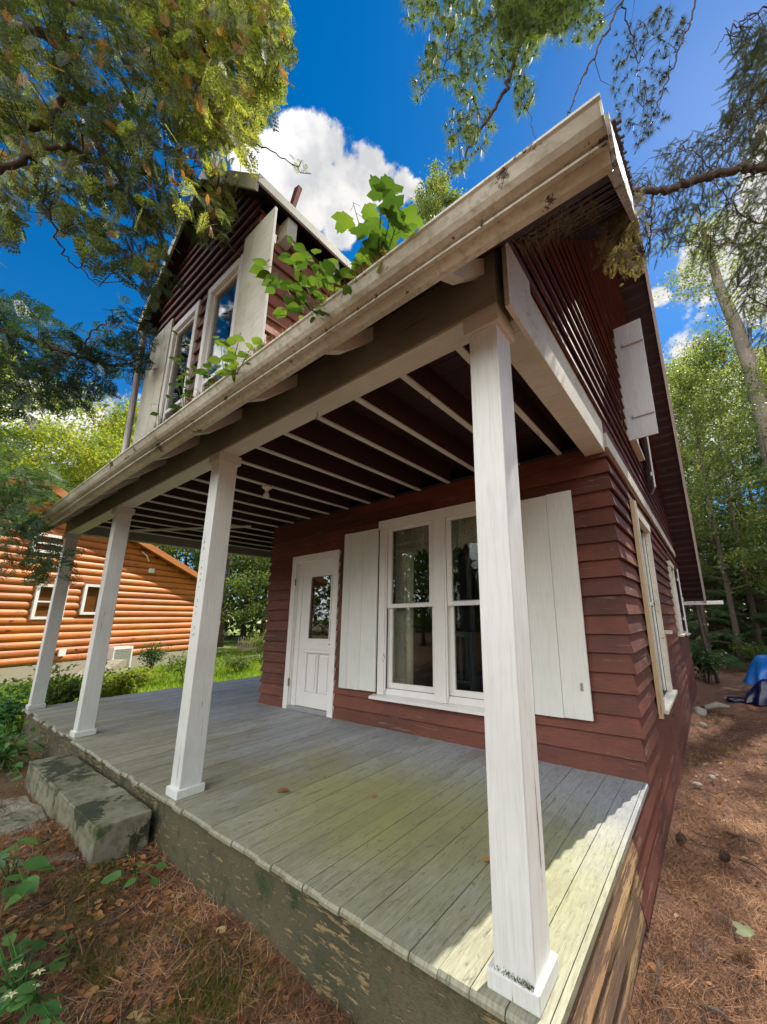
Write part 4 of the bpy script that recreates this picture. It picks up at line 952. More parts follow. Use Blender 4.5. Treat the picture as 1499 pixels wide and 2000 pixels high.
# ------------------------------------------------------------------ background wood, right of the house
GR = 'forest trees behind the house'
a1 = broadleaf('leafy_tree', 'yellow green leafy tree at the edge of the wood right behind the house', 1.3, 17.5, 12.5, 2.8, 'olive', 18000, .12, 11, .12, .22, GR, nl=22)
a2 = conifer('fir_tree', 'dark green fir at the right edge, just behind the blue tarpaulin', 3.1, 16.0, 9.0, 2.5, 'fir', 12, .13, .10, GR, 1.0, .62)
a3 = broadleaf('leafy_tree', 'green leafy tree filling the middle of the wood right of the house', 2.6, 22, 16.5, 3.8, 'olive', 20000, .15, 13, .17, .18, GR, nl=26)
a4 = conifer('fir_tree', 'fir with drooping boughs nearest the back corner of the red house', .35, 15.2, 6.5, 1.9, 'fir', 14, .10, .06, GR, 1.1, .55)
conifer('fir_tree', 'tall fir standing between the leafy trees right of the house', 4.1, 21, 13.5, 3.0, 'fir', 15, .16, .10, GR, .9, .7)
FAR = 'far trees of the wood'
for (x, y, rz, sc, src) in ((-.6, 27, 1, 1.15, a3), (5.5, 28, 2, 1.1, a3), (1.8, 33, 3, 1.3, a3), (8, 34, 4.2, 1.2, a3), (-4.5, 33, 5, 1.25, a3), (6.4, 23, .5, 1.1, a2), (3.6, 27, 2.2, 1.6, a2), (-2.6, 30, 1.2, 1.7, a2), (.6, 24, 4, 1.5, a2), (8.5, 26, 3.3, 1.0, a1)):
    dup(src, x, y, rz, sc, 'tree in the background wood behind the right side of the house', FAR)
conifer('fir_tree', 'broad fir whose lowest boughs brush the ground left of the tarpaulin', 2.0, 18.6, 10.5, 2.7, 'fir', 16, .14, .02, GR, 1.0, .7)
conifer('fir_tree', 'bushy young fir low behind the pale gutter end', .7, 19.5, 8.0, 2.6, 'pineb', 17, .12, .02, GR, 1.0, .7)
for (x, y, rz, sc, src) in ((2.6, 24, .7, 1.1, a2), (5.6, 20, 1.9, .95, a2), (-.8, 22, 3.9, 1.3, a4), (4.4, 24.5, 5.2, 1.25, a2), (1.2, 28, 4.4, 1.5, a2), (1.6, 20.5, 2.9, 1.0, a4), (3.2, 19.5, .9, 1.1, a4), (.2, 18.5, 5.1, 1.2, a4), (2.4, 26, 1.7, 1.5, a4), (4.6, 22.5, 3.3, 1.4, a4), (.9, 23, 4.5, 1.5, a4)):
    dup(src, x, y, rz, sc, 'tree in the background wood behind the right side of the house', FAR)
# tall half bare tree
tb = thing('tall_bare_tree', (4.2, 20.0, float(height(4.2, 20))), 'tall half bare tree with a pale mottled trunk above the wood at the right', 'tree')
p, rad = [Vector(on(1515, 1180, 1, 20)), Vector(on(1508, 900, 1, 20)), Vector(on(1468, 720, 1, 20)), Vector(on(1440, 640, 1, 20)), Vector(on(1405, 560, 1, 20)), Vector(on(1390, 500, 1, 20)), Vector(on(1372, 440, 1, 20)), Vector(on(1350, 390, 1, 20))], [.36, .34, .31, .28, .23, .17, .09, .03]
p[0].z = float(height(4.2, 20))-.2
mb = MB(); mb.tube(p, rad, 10); rr = random.Random(77); T = []; Dd = []; Sc = []
for k in range(58):
    t = .30+.70*rr.random(); s0 = lerp_path(p, t); az = rr.uniform(0, 6.28); ln = rr.uniform(1.3, 3.8)*(1.15-.6*t); q = [s0]; up = rr.uniform(-.25, .35)
    for i in range(1, 6):
        q.append(q[-1]+Vector((math.cos(az), math.sin(az), up+.06*i))*ln/5); az += rr.uniform(-.25, .25)
    mb.tube(q, [.028*(1.2-t), .022*(1.2-t), .016*(1.2-t), .011*(1.2-t), .008*(1.2-t), .004], 4)
    for i in range(2, 6):
        for s_ in range(3):
            b = q[i]+Vector((rr.gauss(0, 1), rr.gauss(0, 1), rr.gauss(0, .5))).normalized()*rr.uniform(.2, .5); mb.tube([q[i], q[i].lerp(b, .5)+Vector((0, 0, .03)), b], [.005, .004, .002], 3)
            if rr.random() < .75:
                for _ in range(9): T.append(b+Vector((rr.gauss(0, .16), rr.gauss(0, .16), rr.gauss(0, .13)))); Dd.append((rr.gauss(0, 1), rr.gauss(0, 1), rr.gauss(0, .6))); Sc.append(rr.uniform(.09, .17))
mb.build('trunk', M['barkm'], tb, smooth=True)
c = Cloud(); c.tile(LEAFQ[0], LEAFQ[1], frames(np.array(Dd))*np.array(Sc)[:, None, None], np.array([tuple(a) for a in T])); c.build('crown', [M['olive']], tb)
# slim bare sapling near the tarp
sp = thing('sapling', (1.1, 14.2, float(height(1.1, 14.2))), 'slim leaning sapling trunk between the back corner and the blue tarpaulin', 'sapling')
b0 = Vector(on(1404, 1335, 2, -.66)); mb = MB(); pth = [b0, b0+Vector((-.15, 0, 1.0)), b0+Vector((-.22, 0, 2.2)), b0+Vector((-.25, .1, 4.2))]
sp.location = b0; mb.tube(pth, [.05, .043, .036, .02], 7)
for k in range(9):
    s0 = lerp_path(pth, .35+.06*k); az = k*2.2; mb.tube([s0, s0+Vector((math.cos(az)*.3, math.sin(az)*.3, .05)), s0+Vector((math.cos(az)*.6, math.sin(az)*.6, 0))], [.008, .006, .003], 4)
mb.build('trunk', M['bark'], sp, smooth=True)
T_ = on(862, 430, 1, 16.0); broadleaf('leafy_tree', 'tall leafy treetop rising over the roof just right of the big gutter seedling', float(T_[0]), 16.0, float(T_[2])+3.2, 2.6, 'olive', 14000, .17, 91, .2, .72, None, nl=16)
# low undergrowth on the right
def bush(name, label, x, y, h, w_, mat, n, ls, seed, cat='shrub', group=None, tmpl=LEAFQ, stems=9, z0=None):
    z0 = float(height(x, y)) if z0 is None else z0
    root = thing(name, (x, y, z0), label, cat, group); rr = random.Random(seed); g = np.random.default_rng(seed); mb = MB(); T = []
    for k in range(stems):
        az = k*2.4+rr.uniform(-.3, .3); sp_ = w_*rr.uniform(.2, 1); e = Vector((x+math.cos(az)*sp_, y+math.sin(az)*sp_, z0+h*rr.uniform(.55, 1)*(1-.3*sp_/w_)))
        q = [Vector((x+math.cos(az)*sp_*.15, y+math.sin(az)*sp_*.15, z0-.02)), Vector((x+math.cos(az)*sp_*.5, y+math.sin(az)*sp_*.5, z0+h*.5)), e]
        mb.tube(q, [.004+.006*h, .003+.004*h, .0015], 4)
        for i in range(max(1, n//stems)):
            a = lerp_path(q, rr.uniform(.3, 1)); T.append(a+Vector((rr.gauss(0, 1), rr.gauss(0, 1), rr.gauss(0, .8)))*ls*1.3)
    mb.build('stem', M['bark'] if h > .8 else M['shrub'], root)
    T = np.array([tuple(a) for a in T]); D = T-np.array([x, y, z0]); D[:, 2] *= .2; D += g.normal(size=D.shape)*.4*w_; D[:, 2] -= .15*w_
    Fm = frames(D, g.normal(size=D.shape)*.35+[0, 0, 1.0])*(ls*g.uniform(.6, 1.2, len(T)))[:, None, None]
    c = Cloud(); c.tile(tmpl[0], tmpl[1], Fm, T); c.build('foliage', [M[mat]], root); return root
bush('bush', 'small dark green bush at the back corner of the red house', .25, 12.0, 1.25, .6, 'fir', 1500, .10, 31)
bush('bush', 'yellow green bush low at the right edge beyond the tarpaulin', 3.0, 14.2, 1.1, .9, 'yellow', 1700, .10, 32)
bush('bush', 'low green bush under the firs right of the sapling', 1.9, 15.5, 1.2, 1.0, 'green', 1900, .10, 33)

# ------------------------------------------------------------------ background wood, left and behind the cabin
GL = 'sunlit trees behind the log cabin'
b1 = broadleaf('leafy_tree', 'bright yellow green tree directly left of the dormer, behind the cabin', -33, 6.5, 17.5, 4.6, 'yellow', 22000, .21, 41, .22, .25, GL, nl=24, bark='barkl')
b2 = broadleaf('leafy_tree', 'yellow green tree at the far left edge behind the cabin', -31, -1.0, 17, 5.0, 'yellow', 22000, .21, 42, .22, .2, GL, nl=24)
b3 = broadleaf('leafy_tree', 'tall slim yellow green tree just above the far end of the gutter', -27, 4.2, 12.5, 2.8, 'yellow', 11000, .16, 43, .14, .35, GL, nl=16, bark='barkl')
b4 = broadleaf('leafy_tree', 'leafy tree above the right end of the cabin roof', -29.5, 13, 13.5, 4.2, 'green', 19000, .19, 44, .2, .15, GL, nl=24)
c1 = conifer('fir_tree', 'dark fir in the gap between the porch post and the red wall', -25.5, 15.0, 8.2, 3.0, 'fir', 45, .15, .06, GL, .9, .75)
FL = 'far trees behind the cabin and the fence'
for (x, y, rz, sc, src) in ((-40, 14, 1, 1.1, b4), (-36, 20, 2, 1.2, b4), (-31, 23, 3, 1.1, b4), (-42, 3, 4, 1.0, b1), (-40, -6, 5, 1.0, b2), (-44, -2, 2.5, 1.15, b1), (-24, 22, 2, 1.5, c1), (-34, 17, 4, 1.5, c1), (-25, 28, .4, 1.2, b4), (-44, 9, 1.4, 1.2, b2), (-20, 20, 2.2, 1.0, b4)):
    dup(src, x, y, rz, sc, 'tree in the background wood behind the cabin and the fence', FL)
# far wall of forest all round
g = np.random.default_rng(99); n = 150000; az = g.uniform(R(-150), R(210), n); dist = g.uniform(46, 62, n); hh = 15+3.5*np.sin(az*9)+2.5*np.sin(az*23+1)+2*np.sin(az*51)
zz = -1.5+(hh+g.normal(0, .8, n))*g.uniform(0, 1, n)**.7
Tf = np.stack([-np.sin(az)*dist+.5, np.cos(az)*dist-1.3, zz], 1); c = Cloud(); c.tile(LEAFQ[0], LEAFQ[1], frames(randdir(n))*g.uniform(.5, 1.1, n)[:, None, None], Tf)
tag(c.build('far_forest', [M['green']]), 'distant mass of green forest all round the clearing', 'forest', kind='stuff')

# trees across the yard, mirrored in the windows
for (x, y, rz, sc, src) in ((-9, -20, 1, .6, b4), (-2, -22, 2.2, .65, b4), (6, -19, 3.1, .6, a3), (-16, -16, 4, .6, b4)):
    dup(src, x, y, rz, sc, 'tree across the yard behind the viewer, mirrored in the windows', 'trees across the yard')
# shrubs and weeds left of the porch
bush('bush', 'leafy green bush at the far left end of the porch floor', -9.0, .55, .95, .7, 'green', 1700, .095, 51)
bush('bush', 'broad leaved bush between the two left porch posts', -9.4, 1.5, .75, .7, 'yellow', 1500, .085, 52)
bush('bush', 'dark leafy bush at the left edge of the photo by the porch corner', -8.3, -.25, .75, .45, 'shrub', 1100, .085, 53)
bush('fern_clump', 'clump of tall green weeds before the cabin corner', -11.6, 3.7, 1.15, .65, 'green', 1300, .075, 54, 'weeds')
bush('bush', 'small dark conical shrub by the heat pump', -16.5, 4.4, 1.35, .35, 'fir', 1000, .10, 55)
bush('bush', 'yellow green weeds just beyond the middle of the porch end', -12.2, 2.5, .7, 1.0, 'yellow', 1700, .075, 56, 'weeds')
bush('bush', 'bushy green weeds seen through the gap beside the red wall', -12.5, 5.6, .8, .9, 'green', 1800, .07, 57, 'weeds')
bush('bush', 'twiggy yellow shrub beside the rust brown post', -14.5, 7.6, 1.9, .75, 'olive', 1900, .08, 58)
bush('bush', 'leggy weeds at the left edge of the stone step', -6.2, -.45, .45, .35, 'shrub', 420, .07, 59, 'weeds', tmpl=OVATE)
# picket fence, post, stump
fn = thing('picket_fence', (-20.5, 11.5, -.75), 'old brown picket fence beyond the lawn in the gap', 'fence'); rr = random.Random(61)
A = np.array(on(425, 1262, 2, -.75)); B = np.array([-19.0, 14.2, -.75])
A = np.array([-23.5, 11.2, -.75]); mb = MB(); n = 36
for k in range(n):
    q = A+(B-A)*k/n; hgt = rr.uniform(.95, 1.2); mb.box(q[0]-.03, q[0]+.03, q[1]-.02, q[1]+.02, -.85, -.85+hgt)
pk = mb.build('pickets', M['barkl'], fn)
for z in (-.45, -.05): MB().bar(tuple(A[:2])+(z,), tuple(B[:2])+(z,), .05, .09).build('rail', M['barkl'], fn)
tag(MB().tube([(-16.9, 6.55, -.8), (-16.88, 6.5, .4), (-16.84, 6.5, 1.02)], [.07, .06, .055], 8).build('wooden_post', M['barkl']), 'weathered grey fence post in front of the cabin corner', 'post')
tag(MB().tube([(-16.6, 9.1, -.8), (-16.55, 9.1, .2), (-16.5, 9.1, .95), (-16.45, 9.1, 1.15)], [.24, .22, .21, .17], 10).build('tree_stump', painted('orange_brown_stump', (.32, .15, .06), (.18, .08, .035), None, .6, 0, (4, 4, 1), .9, 12, .8, 0)), 'tall orange brown rotten stump near the red wall', 'tree stump')
for a, b, lb in (((-20, 9.7, -.35), (-17.2, 9.5, .05), 'sloping grey fence rail behind the second post'), ((-19.5, 8.3, -.72), (-15.2, 8.9, -.15), 'fallen pale pole leaning in the lawn near the stump')):
    tag(MB().tube([a, b], [.05, .04], 7).build('wooden_pole', M['barkl']), lb, 'pole')
# lawn
g = np.random.default_rng(71); n = 60000; x = -8.0-g.uniform(0, 1, n)**1.4*16; y = g.uniform(-2.5, 12, n); keep = np.ones(n, bool)
Tg = np.stack([x, y, height(x, y)-.01], 1); D = g.normal(size=(n, 3))*.45; D[:, 2] = 1; Fm = frames(D, g.normal(size=(n, 3)))*(g.uniform(.08, .24, n))[:, None, None]; Fm[:, :, 1] *= .12
BL = (np.array([[0, -.5, 0], [0, .5, 0], [1, 0, .25]]), np.array([[0, 1, 2]]))
Fm[:, :, 1] /= 1.0
c = Cloud(); c.tile(BL[0], BL[1], Fm*np.array([1, 1.5, 1])[None, None, :], Tg); tag(c.build('grass', [M['grassm']]), 'bright sunlit grass beyond the left end of the porch', 'grass', kind='stuff')

# ------------------------------------------------------------------ near foliage built on limbs
def poly_sample(poly, n, g):
    P = np.array(poly, float); lo, hi = P.min(0), P.max(0); out_ = []
    while len(out_) < n:
        q = g.uniform(lo, hi, (n*2, 2)); x, y = q[:, 0], q[:, 1]; ins = np.zeros(len(q), bool); j = len(P)-1
        for i in range(len(P)):
            xi, yi = P[i]; xj, yj = P[j]; cnd = ((yi > y) != (yj > y)) & (x < (xj-xi)*(y-yi)/(yj-yi+1e-9)+xi); ins ^= cnd; j = i
        out_ += list(q[ins])
    return np.array(out_[:n])
def limb(pts, n=10):
    """pts: (u, v, distance) -> smooth world polyline"""
    W = [Vector(at(*q)) for q in pts]; o_ = []
    for i in range(len(W)-1):
        p0 = W[max(i-1, 0)]; p1 = W[i]; p2 = W[i+1]; p3 = W[min(i+2, len(W)-1)]
        for k in range(n):
            t = k/n; o_.append(.5*((2*p1)+(p2-p0)*t+(2*p0-5*p1+4*p2-p3)*t*t+(3*p1-p0-3*p2+p3)*t**3))
    o_.append(W[-1]); rr = random.Random(len(o_)+int(pts[0][0]))
    return [p+Vector((rr.gauss(0, .012), rr.gauss(0, .012), rr.gauss(0, .012))) for p in o_]
def near_tree(name, label, trunk, limbs, regions, mats, seed, bark='bark', twig=.004, cat='tree', r0=.13):
    """trunk: world polyline; limbs: [(pts, r0, r1)]; regions: [(poly, n, dmin, dmax, tmpl, smin, smax, dirvec, jitter, matindex)]"""
    g = np.random.default_rng(seed); rr = random.Random(seed); root = thing(name, tuple(trunk[0]), label, cat); mb = MB()
    mb.tube([Vector(p) for p in trunk], [r0*(1-.6*i/(len(trunk)-1)) for i in range(len(trunk))], 10)
    mb.build('trunk', M[bark], root, smooth=True); LP = []; mb = MB(); tv = [Vector(p) for p in trunk]
    for pts, ra, rb in limbs:
        q = limb(pts)
        if ra > .015:                       # grow from the trunk
            s0 = min((lerp_path(tv, t/20) for t in range(21)), key=lambda p: (p-q[0]).length); q = [s0, s0.lerp(q[0], .5)+Vector((0, 0, .05))]+q
        mb.tube(q, [ra+(rb-ra)*i/(len(q)-1) for i in range(len(q))], 6); LP += [tuple(p) for p in q]
    LP = np.array(LP); c = Cloud(); tips = []
    for (poly, n, d0, d1, tm, s0, s1, dv, jit, mi) in regions:
        uv = poly_sample(poly, n, g); d = g.uniform(d0, d1, n); T = np.array([at(u, v, dd) for (u, v), dd in zip(uv, d)])
        D = np.array(dv)[None]+g.normal(size=(n, 3))*jit; sc = g.uniform(s0, s1, n)
        c.tile(tm[0], tm[1], frames(D, g.normal(size=(n, 3))*.5+[0, 0, 1.0])*sc[:, None, None], T, mi)
        for i in range(0, n, 5): tips.append(T[i])
    for t in tips:
        k = np.argmin(((LP-t)**2).sum(1)); a = Vector(LP[k]); b = Vector(t)
        if (a-b).length < .42:
            m = a.lerp(b, .5)+Vector((rr.gauss(0, .04), rr.gauss(0, .04), .08)); mb.tube([a, a.lerp(m, .6), m, m.lerp(b, .6), b], [twig*1.3, twig*1.1, twig, twig*.7, twig*.4], 4)
    mb.build('branches', M[bark], root, smooth=True)
    c.build('foliage', [M[m] for m in mats], root); return root
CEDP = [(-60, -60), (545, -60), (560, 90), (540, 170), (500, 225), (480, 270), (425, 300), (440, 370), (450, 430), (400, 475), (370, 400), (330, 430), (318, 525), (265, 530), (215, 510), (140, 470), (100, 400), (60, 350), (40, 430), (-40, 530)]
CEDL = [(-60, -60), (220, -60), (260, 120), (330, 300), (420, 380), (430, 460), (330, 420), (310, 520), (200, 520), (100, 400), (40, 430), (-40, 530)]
CEDR = [(250, -40), (550, -40), (555, 90), (535, 180), (485, 260), (415, 290), (350, 250), (300, 100)]
limbs = [([(-120, 60, 3.4), (60, 60, 3.3), (130, 110, 3.2), (180, 250, 3.2), (240, 360, 3.2), (300, 430, 3.3), (320, 480, 3.3)], .045, .008),
         ([(-100, 20, 3.8), (100, 0, 3.8), (230, 20, 3.7), (330, 70, 3.6), (440, 100, 3.6), (530, 30, 3.6), (570, -10, 3.6)], .04, .006),
         ([(-100, 250, 3.0), (20, 250, 3.0), (90, 240, 3.0), (150, 180, 3.1), (190, 280, 3.2), (280, 360, 3.3)], .04, .006),
         ([(-120, 400, 2.8), (10, 330, 2.8), (120, 285, 2.9), (200, 320, 3.0), (330, 350, 3.2), (420, 380, 3.3)], .03, .005),
         ([(60, 60, 3.4), (200, 90, 3.5), (330, 190, 3.5), (440, 260, 3.5), (520, 290, 3.5), (570, 320, 3.5), (595, 335, 3.5)], .014, .002),
         ([(230, 20, 3.7), (290, 120, 3.6), (350, 300, 3.4), (400, 400, 3.3), (440, 470, 3.3), (470, 500, 3.3)], .014, .003),
         ([(60, 300, 2.9), (90, 400, 2.9), (130, 500, 3.0), (200, 560, 3.1)], .012, .003),
         ([(330, 70, 3.6), (420, 60, 3.6), (500, 130, 3.7), (560, 150, 3.7)], .012, .003)]
near_tree('cedar_tree', 'big cedar with drooping green and orange sprays hanging over the dormer', [(-3.0, -2.75, -.5), (-3.02, -2.7, 2), (-2.95, -2.72, 4), (-3.0, -2.7, 6), (-2.9, -2.6, 8)], limbs,
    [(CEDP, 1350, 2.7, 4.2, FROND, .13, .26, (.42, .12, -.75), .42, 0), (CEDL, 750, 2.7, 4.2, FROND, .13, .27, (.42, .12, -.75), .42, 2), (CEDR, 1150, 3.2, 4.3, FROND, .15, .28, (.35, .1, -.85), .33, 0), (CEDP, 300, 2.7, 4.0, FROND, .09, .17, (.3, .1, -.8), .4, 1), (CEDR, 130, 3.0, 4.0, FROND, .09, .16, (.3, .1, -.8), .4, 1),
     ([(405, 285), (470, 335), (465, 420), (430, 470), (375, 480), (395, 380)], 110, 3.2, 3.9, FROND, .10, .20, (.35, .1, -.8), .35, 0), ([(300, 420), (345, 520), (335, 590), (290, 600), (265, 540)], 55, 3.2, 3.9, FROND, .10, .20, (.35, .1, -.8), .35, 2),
     ([(410, 330), (450, 350), (440, 420), (400, 440)], 16, 3.1, 3.4, FROND, .09, .14, (.3, .1, -.8), .4, 1),
     ([(560, 290), (600, 325), (595, 350), (555, 310)], 8, 3.4, 3.6, FROND_S, .05, .09, (.5, 0, -.6), .4, 0)],
    ['cedar', 'cedaro', 'cedard'], 81, twig=.0035, r0=.2)
HEM = [(-60, 560), (60, 585), (110, 630), (200, 660), (290, 680), (300, 720), (240, 745), (150, 720), (130, 760), (60, 800), (-60, 850)]
near_tree('hemlock_tree', 'dark hemlock bough reaching in from the left edge below the cedar', [(-6.5, -2.6, -.5), (-6.5, -2.6, 3), (-6.4, -2.6, 6), (-6.4, -2.55, 9)],
    [([(-150, 600, 5.0), (0, 642, 4.8), (80, 670, 4.7), (150, 695, 4.6), (230, 712, 4.6), (290, 700, 4.6)], .05, .006), ([(-150, 740, 4.8), (0, 650, 4.8), (40, 690, 4.7), (30, 760, 4.7)], .02, .004), ([(150, 695, 4.6), (190, 640, 4.6), (270, 610, 4.7)], .012, .003),
     ([(-150, 930, 4.6), (0, 1000, 4.5), (60, 1050, 4.5), (130, 1090, 4.4)], .03, .004)],
    [(HEM, 620, 4.2, 5.3, FROND_S, .14, .30, (.5, .1, -.25), .4, 0), ([(100, 700), (230, 735), (200, 790), (130, 800), (80, 790)], 150, 4.3, 5, FROND_S, .14, .26, (.4, .1, -.5), .35, 0), ([(190, 590), (290, 600), (300, 690), (230, 680)], 70, 4.3, 5, FROND_S, .12, .22, (.5, .1, -.2), .35, 0),
     ([(-60, 880), (120, 930), (110, 970), (80, 1010), (60, 1045), (-60, 1080)], 300, 4.2, 5.2, FROND_S, .12, .24, (.5, .1, -.3), .35, 1),
     ([(-60, 820), (60, 860), (100, 930), (60, 1000), (120, 1060), (150, 1120), (60, 1130), (-60, 1060)], 260, 4.2, 5.2, FROND_S, .14, .30, (.5, .1, -.3), .35, 1)],
    ['hemd', 'fir'], 82, twig=.004, r0=.16)
PINE1 = [(785, -40), (1190, -40), (1190, 20), (1160, 75), (1110, 90), (1060, 65), (1040, 120), (1050, 190), (1010, 230), (985, 150), (950, 130), (950, 200), (975, 260), (900, 240), (880, 300), (870, 250), (900, 170), (860, 150), (815, 210), (800, 160), (850, 60), (795, 50)]
near_tree('pine_tree', 'long needled pine boughs hanging into the sky above the gutter end', [(3.6, -3.2, -.6), (3.6, -3.2, 3), (3.5, -3.0, 6), (3.3, -2.8, 9), (3.2, -2.7, 12)],
    [([(1300, -260, 5.4), (1120, -120, 5.3), (1042, 0, 5.0), (1010, 110, 4.8), (985, 180, 4.7), (940, 250, 4.7), (900, 320, 4.7), (880, 350, 4.7)], .05, .004),
     ([(1042, 0, 5.0), (960, 40, 4.9), (900, 90, 4.9), (850, 150, 4.9), (820, 190, 4.9)], .012, .003), ([(1010, 110, 4.8), (1030, 200, 4.7), (1045, 270, 4.7), (1052, 290, 4.7)], .006, .002),
     ([(1300, -200, 4.6), (1215, 0, 4.3), (1170, 90, 4.2), (1140, 150, 4.1), (1110, 220, 4.0), (1092, 258, 4.0)], .016, .004),
     ([(1400, -200, 4.6), (1360, 0, 4.6), (1330, 90, 4.5), (1290, 190, 4.5), (1255, 270, 4.4), (1240, 300, 4.4)], .014, .003),
     ([(1215, 0, 4.3), (1240, 90, 4.5), (1250, 160, 4.5), (1265, 230, 4.5)], .008, .002)],
    [(PINE1, 700, 4.5, 5.3, TUFT, .11, .18, (-.3, .1, -.5), .7, 0), ([(950, -40), (1180, -40), (1100, 60), (980, 80)], 380, 4.5, 5.3, TUFT, .11, .19, (-.3, .1, -.5), .7, 0),
     ([(870, 250), (960, 240), (950, 280), (900, 340), (880, 330)], 55, 4.5, 4.9, TUFT, .10, .15, (-.3, .1, -.5), .7, 0),
     ([(1200, 60), (1300, 10), (1340, 40), (1330, 120), (1290, 200), (1310, 230), (1240, 290), (1200, 210)], 170, 4.2, 4.7, TUFT, .07, .12, (-.2, .1, -.5), .7, 1)],
    ['pine', 'pineb'], 83, twig=.003, r0=.2)
near_tree('spruce_tree', 'twiggy spruce with a long bare limb reaching to the gable from the right', [(4.2, 2.8, -.6), (4.2, 2.8, 3), (4.15, 2.9, 6), (4.1, 3.0, 9), (4.0, 3.0, 12)],
    [([(1620, 310, 4.2), (1499, 322, 4.0), (1400, 340, 3.9), (1340, 358, 3.8), (1290, 375, 3.7), (1225, 372, 3.6), (1190, 395, 3.6)], .05, .022),
     ([(1275, 375, 3.7), (1272, 430, 3.7), (1268, 480, 3.7), (1262, 505, 3.7)], .012, .004), ([(1620, 180, 4.3), (1480, 210, 4.2), (1420, 270, 4.2), (1390, 380, 4.1), (1350, 480, 4.0)], .014, .003),
     ([(1620, 500, 4.4), (1490, 440, 4.2), (1430, 400, 4.1), (1380, 330, 4.1)], .014, .003), ([(1620, 20, 4.4), (1490, 20, 4.3), (1430, 60, 4.2), (1395, 105, 4.2)], .012, .002),
     ([(1499, 322, 4.0), (1440, 370, 4.0), (1400, 440, 4.0), (1385, 520, 4.0)], .010, .002), ([(1400, 340, 3.9), (1350, 290, 3.9), (1310, 300, 3.9)], .008, .002),
     ([(1620, 640, 4.4), (1500, 600, 4.3), (1440, 560, 4.2)], .012, .002)],
    [([(1440, 60), (1540, 20), (1540, 330), (1460, 300), (1410, 220), (1440, 150)], 800, 3.9, 4.9, NTWIG, .10, .22, (-.5, .1, -.4), .6, 0),
     ([(1290, 290), (1400, 230), (1540, 300), (1540, 560), (1440, 480), (1360, 500), (1290, 450), (1330, 380)], 750, 3.7, 4.6, NTWIG, .08, .18, (-.4, .1, -.5), .7, 1),
     ([(1440, 430), (1540, 400), (1540, 720), (1470, 660), (1430, 560)], 420, 3.8, 4.7, NTWIG, .09, .19, (-.4, .1, -.5), .6, 0),
     ([(1215, 330), (1340, 320), (1330, 460), (1280, 520), (1230, 440)], 190, 3.6, 4.1, NTWIG, .08, .16, (-.3, 0, -.6), .6, 1),
     ([(1185, 400), (1245, 395), (1255, 520), (1215, 530), (1170, 515), (1175, 450)], 240, 3.3, 3.8, FROND_S, .05, .12, (-.15, 0, -.8), .6, 2), ([(1160, 380), (1275, 380), (1285, 500), (1240, 560), (1190, 545), (1150, 480)], 110, 3.3, 3.8, FROND_S, .04, .09, (-.15, 0, -.8), .7, 2),
     ([(1190, 370), (1250, 350), (1260, 410), (1200, 410)], 60, 3.4, 3.75, FROND_S, .06, .11, (-.15, 0, -.9), .35, 2)],
    ['pineb', 'pineb', 'dead'], 84, twig=.0035, r0=.22)
# ------------------------------------------------------------------ seedlings and litter in the gutter
def seedling(label, base, tips, tm, mat, s0, s1, seed, per=4, yr=(-.52, -.36)):
    g = np.random.default_rng(seed); rr = random.Random(seed); b = Vector(on(base[0], base[1], 1, -.40)); b.z = 2.53
    root = thing('gutter_seedling', tuple(b), label, 'seedling', 'seedlings growing in the gutter'); mb = MB(); T = []; D = []
    for (u, v) in tips:
        e = Vector(on(u, v, 1, rr.uniform(*yr))); m = b.lerp(e, .5)+Vector((0, 0, .03)); q = [b, m, e]; mb.tube([b, b.lerp(m, .5)+Vector((.005, 0, .01)), m, m.lerp(e, .5), e], [.003, .0027, .0024, .002, .0015], 4)
        for k in range(per):
            t = 1 if k == 0 else rr.uniform(.55, 1); a = lerp_path(q, t); az = rr.uniform(0, 6.28); d = Vector((math.cos(az), math.sin(az), rr.uniform(-.5, .15))); pt = a+d*.035; mb.tube([a, pt], [.001, .001], 3)
            T.append(tuple(pt)); D.append(tuple(d))
    mb.build('stem', M['maple'], root); T = np.array(T); D = np.array(D)
    c = Cloud(); c.tile(tm[0], tm[1], frames(D, g.normal(size=D.shape)*.35+[0, 0, 1.0])*g.uniform(s0, s1, len(T))[:, None, None], T); c.build('leaves', [M[mat]], root)
seedling('maple seedling with big lobed leaves, the tallest one in the gutter', (735, 548), [(690, 395), (745, 400), (775, 440), (705, 470), (735, 485), (770, 385)], MAPLE, 'maple', .08, .15, 101, 4)
seedling('bushy seedling before the right cheek of the dormer', (640, 618), [(530, 520), (575, 480), (610, 500), (590, 550), (640, 520), (560, 600), (600, 600), (545, 560), (660, 540)], OVATE, 'maple', .045, .09, 102, 9)
seedling('low seedling with narrow leaves before the right dormer window', (445, 738), [(430, 660), (470, 650), (490, 680), (445, 700), (415, 720), (480, 700)], OVATE, 'maple', .05, .10, 103, 6)
seedling('thin climbing seedling before the left dormer window', (365, 800), [(350, 660), (365, 700), (345, 740), (385, 720), (355, 770)], OVATE, 'maple', .045, .075, 104, 6)
seedling('single pair of leaves poking over the gutter near its right end', (938, 395), [(935, 360), (948, 352)], OVATE, 'maple', .05, .075, 105, 2)
seedling('small sprig of leaves just right of the bushy seedling', (700, 570), [(710, 525), (720, 540), (695, 540)], MAPLE, 'maple', .04, .06, 106, 3)
seedling('tiny drooping sprig at the far end of the gutter litter', (318, 812), [(310, 790), (322, 780)], OVATE, 'maple', .04, .06, 107, 2)
g = np.random.default_rng(110); n = 9000; x = -3.0+2.75*g.uniform(0, 1, n)**.8; lump = .5+.5*np.sin(x*9)+.3*np.sin(x*23)
Td = np.stack([x, g.uniform(-.455, -.37, n), 2.592+np.abs(g.normal(0, .022, n))*(.6+np.clip(lump, 0, 1.3)*1.3)], 1); c = Cloud()
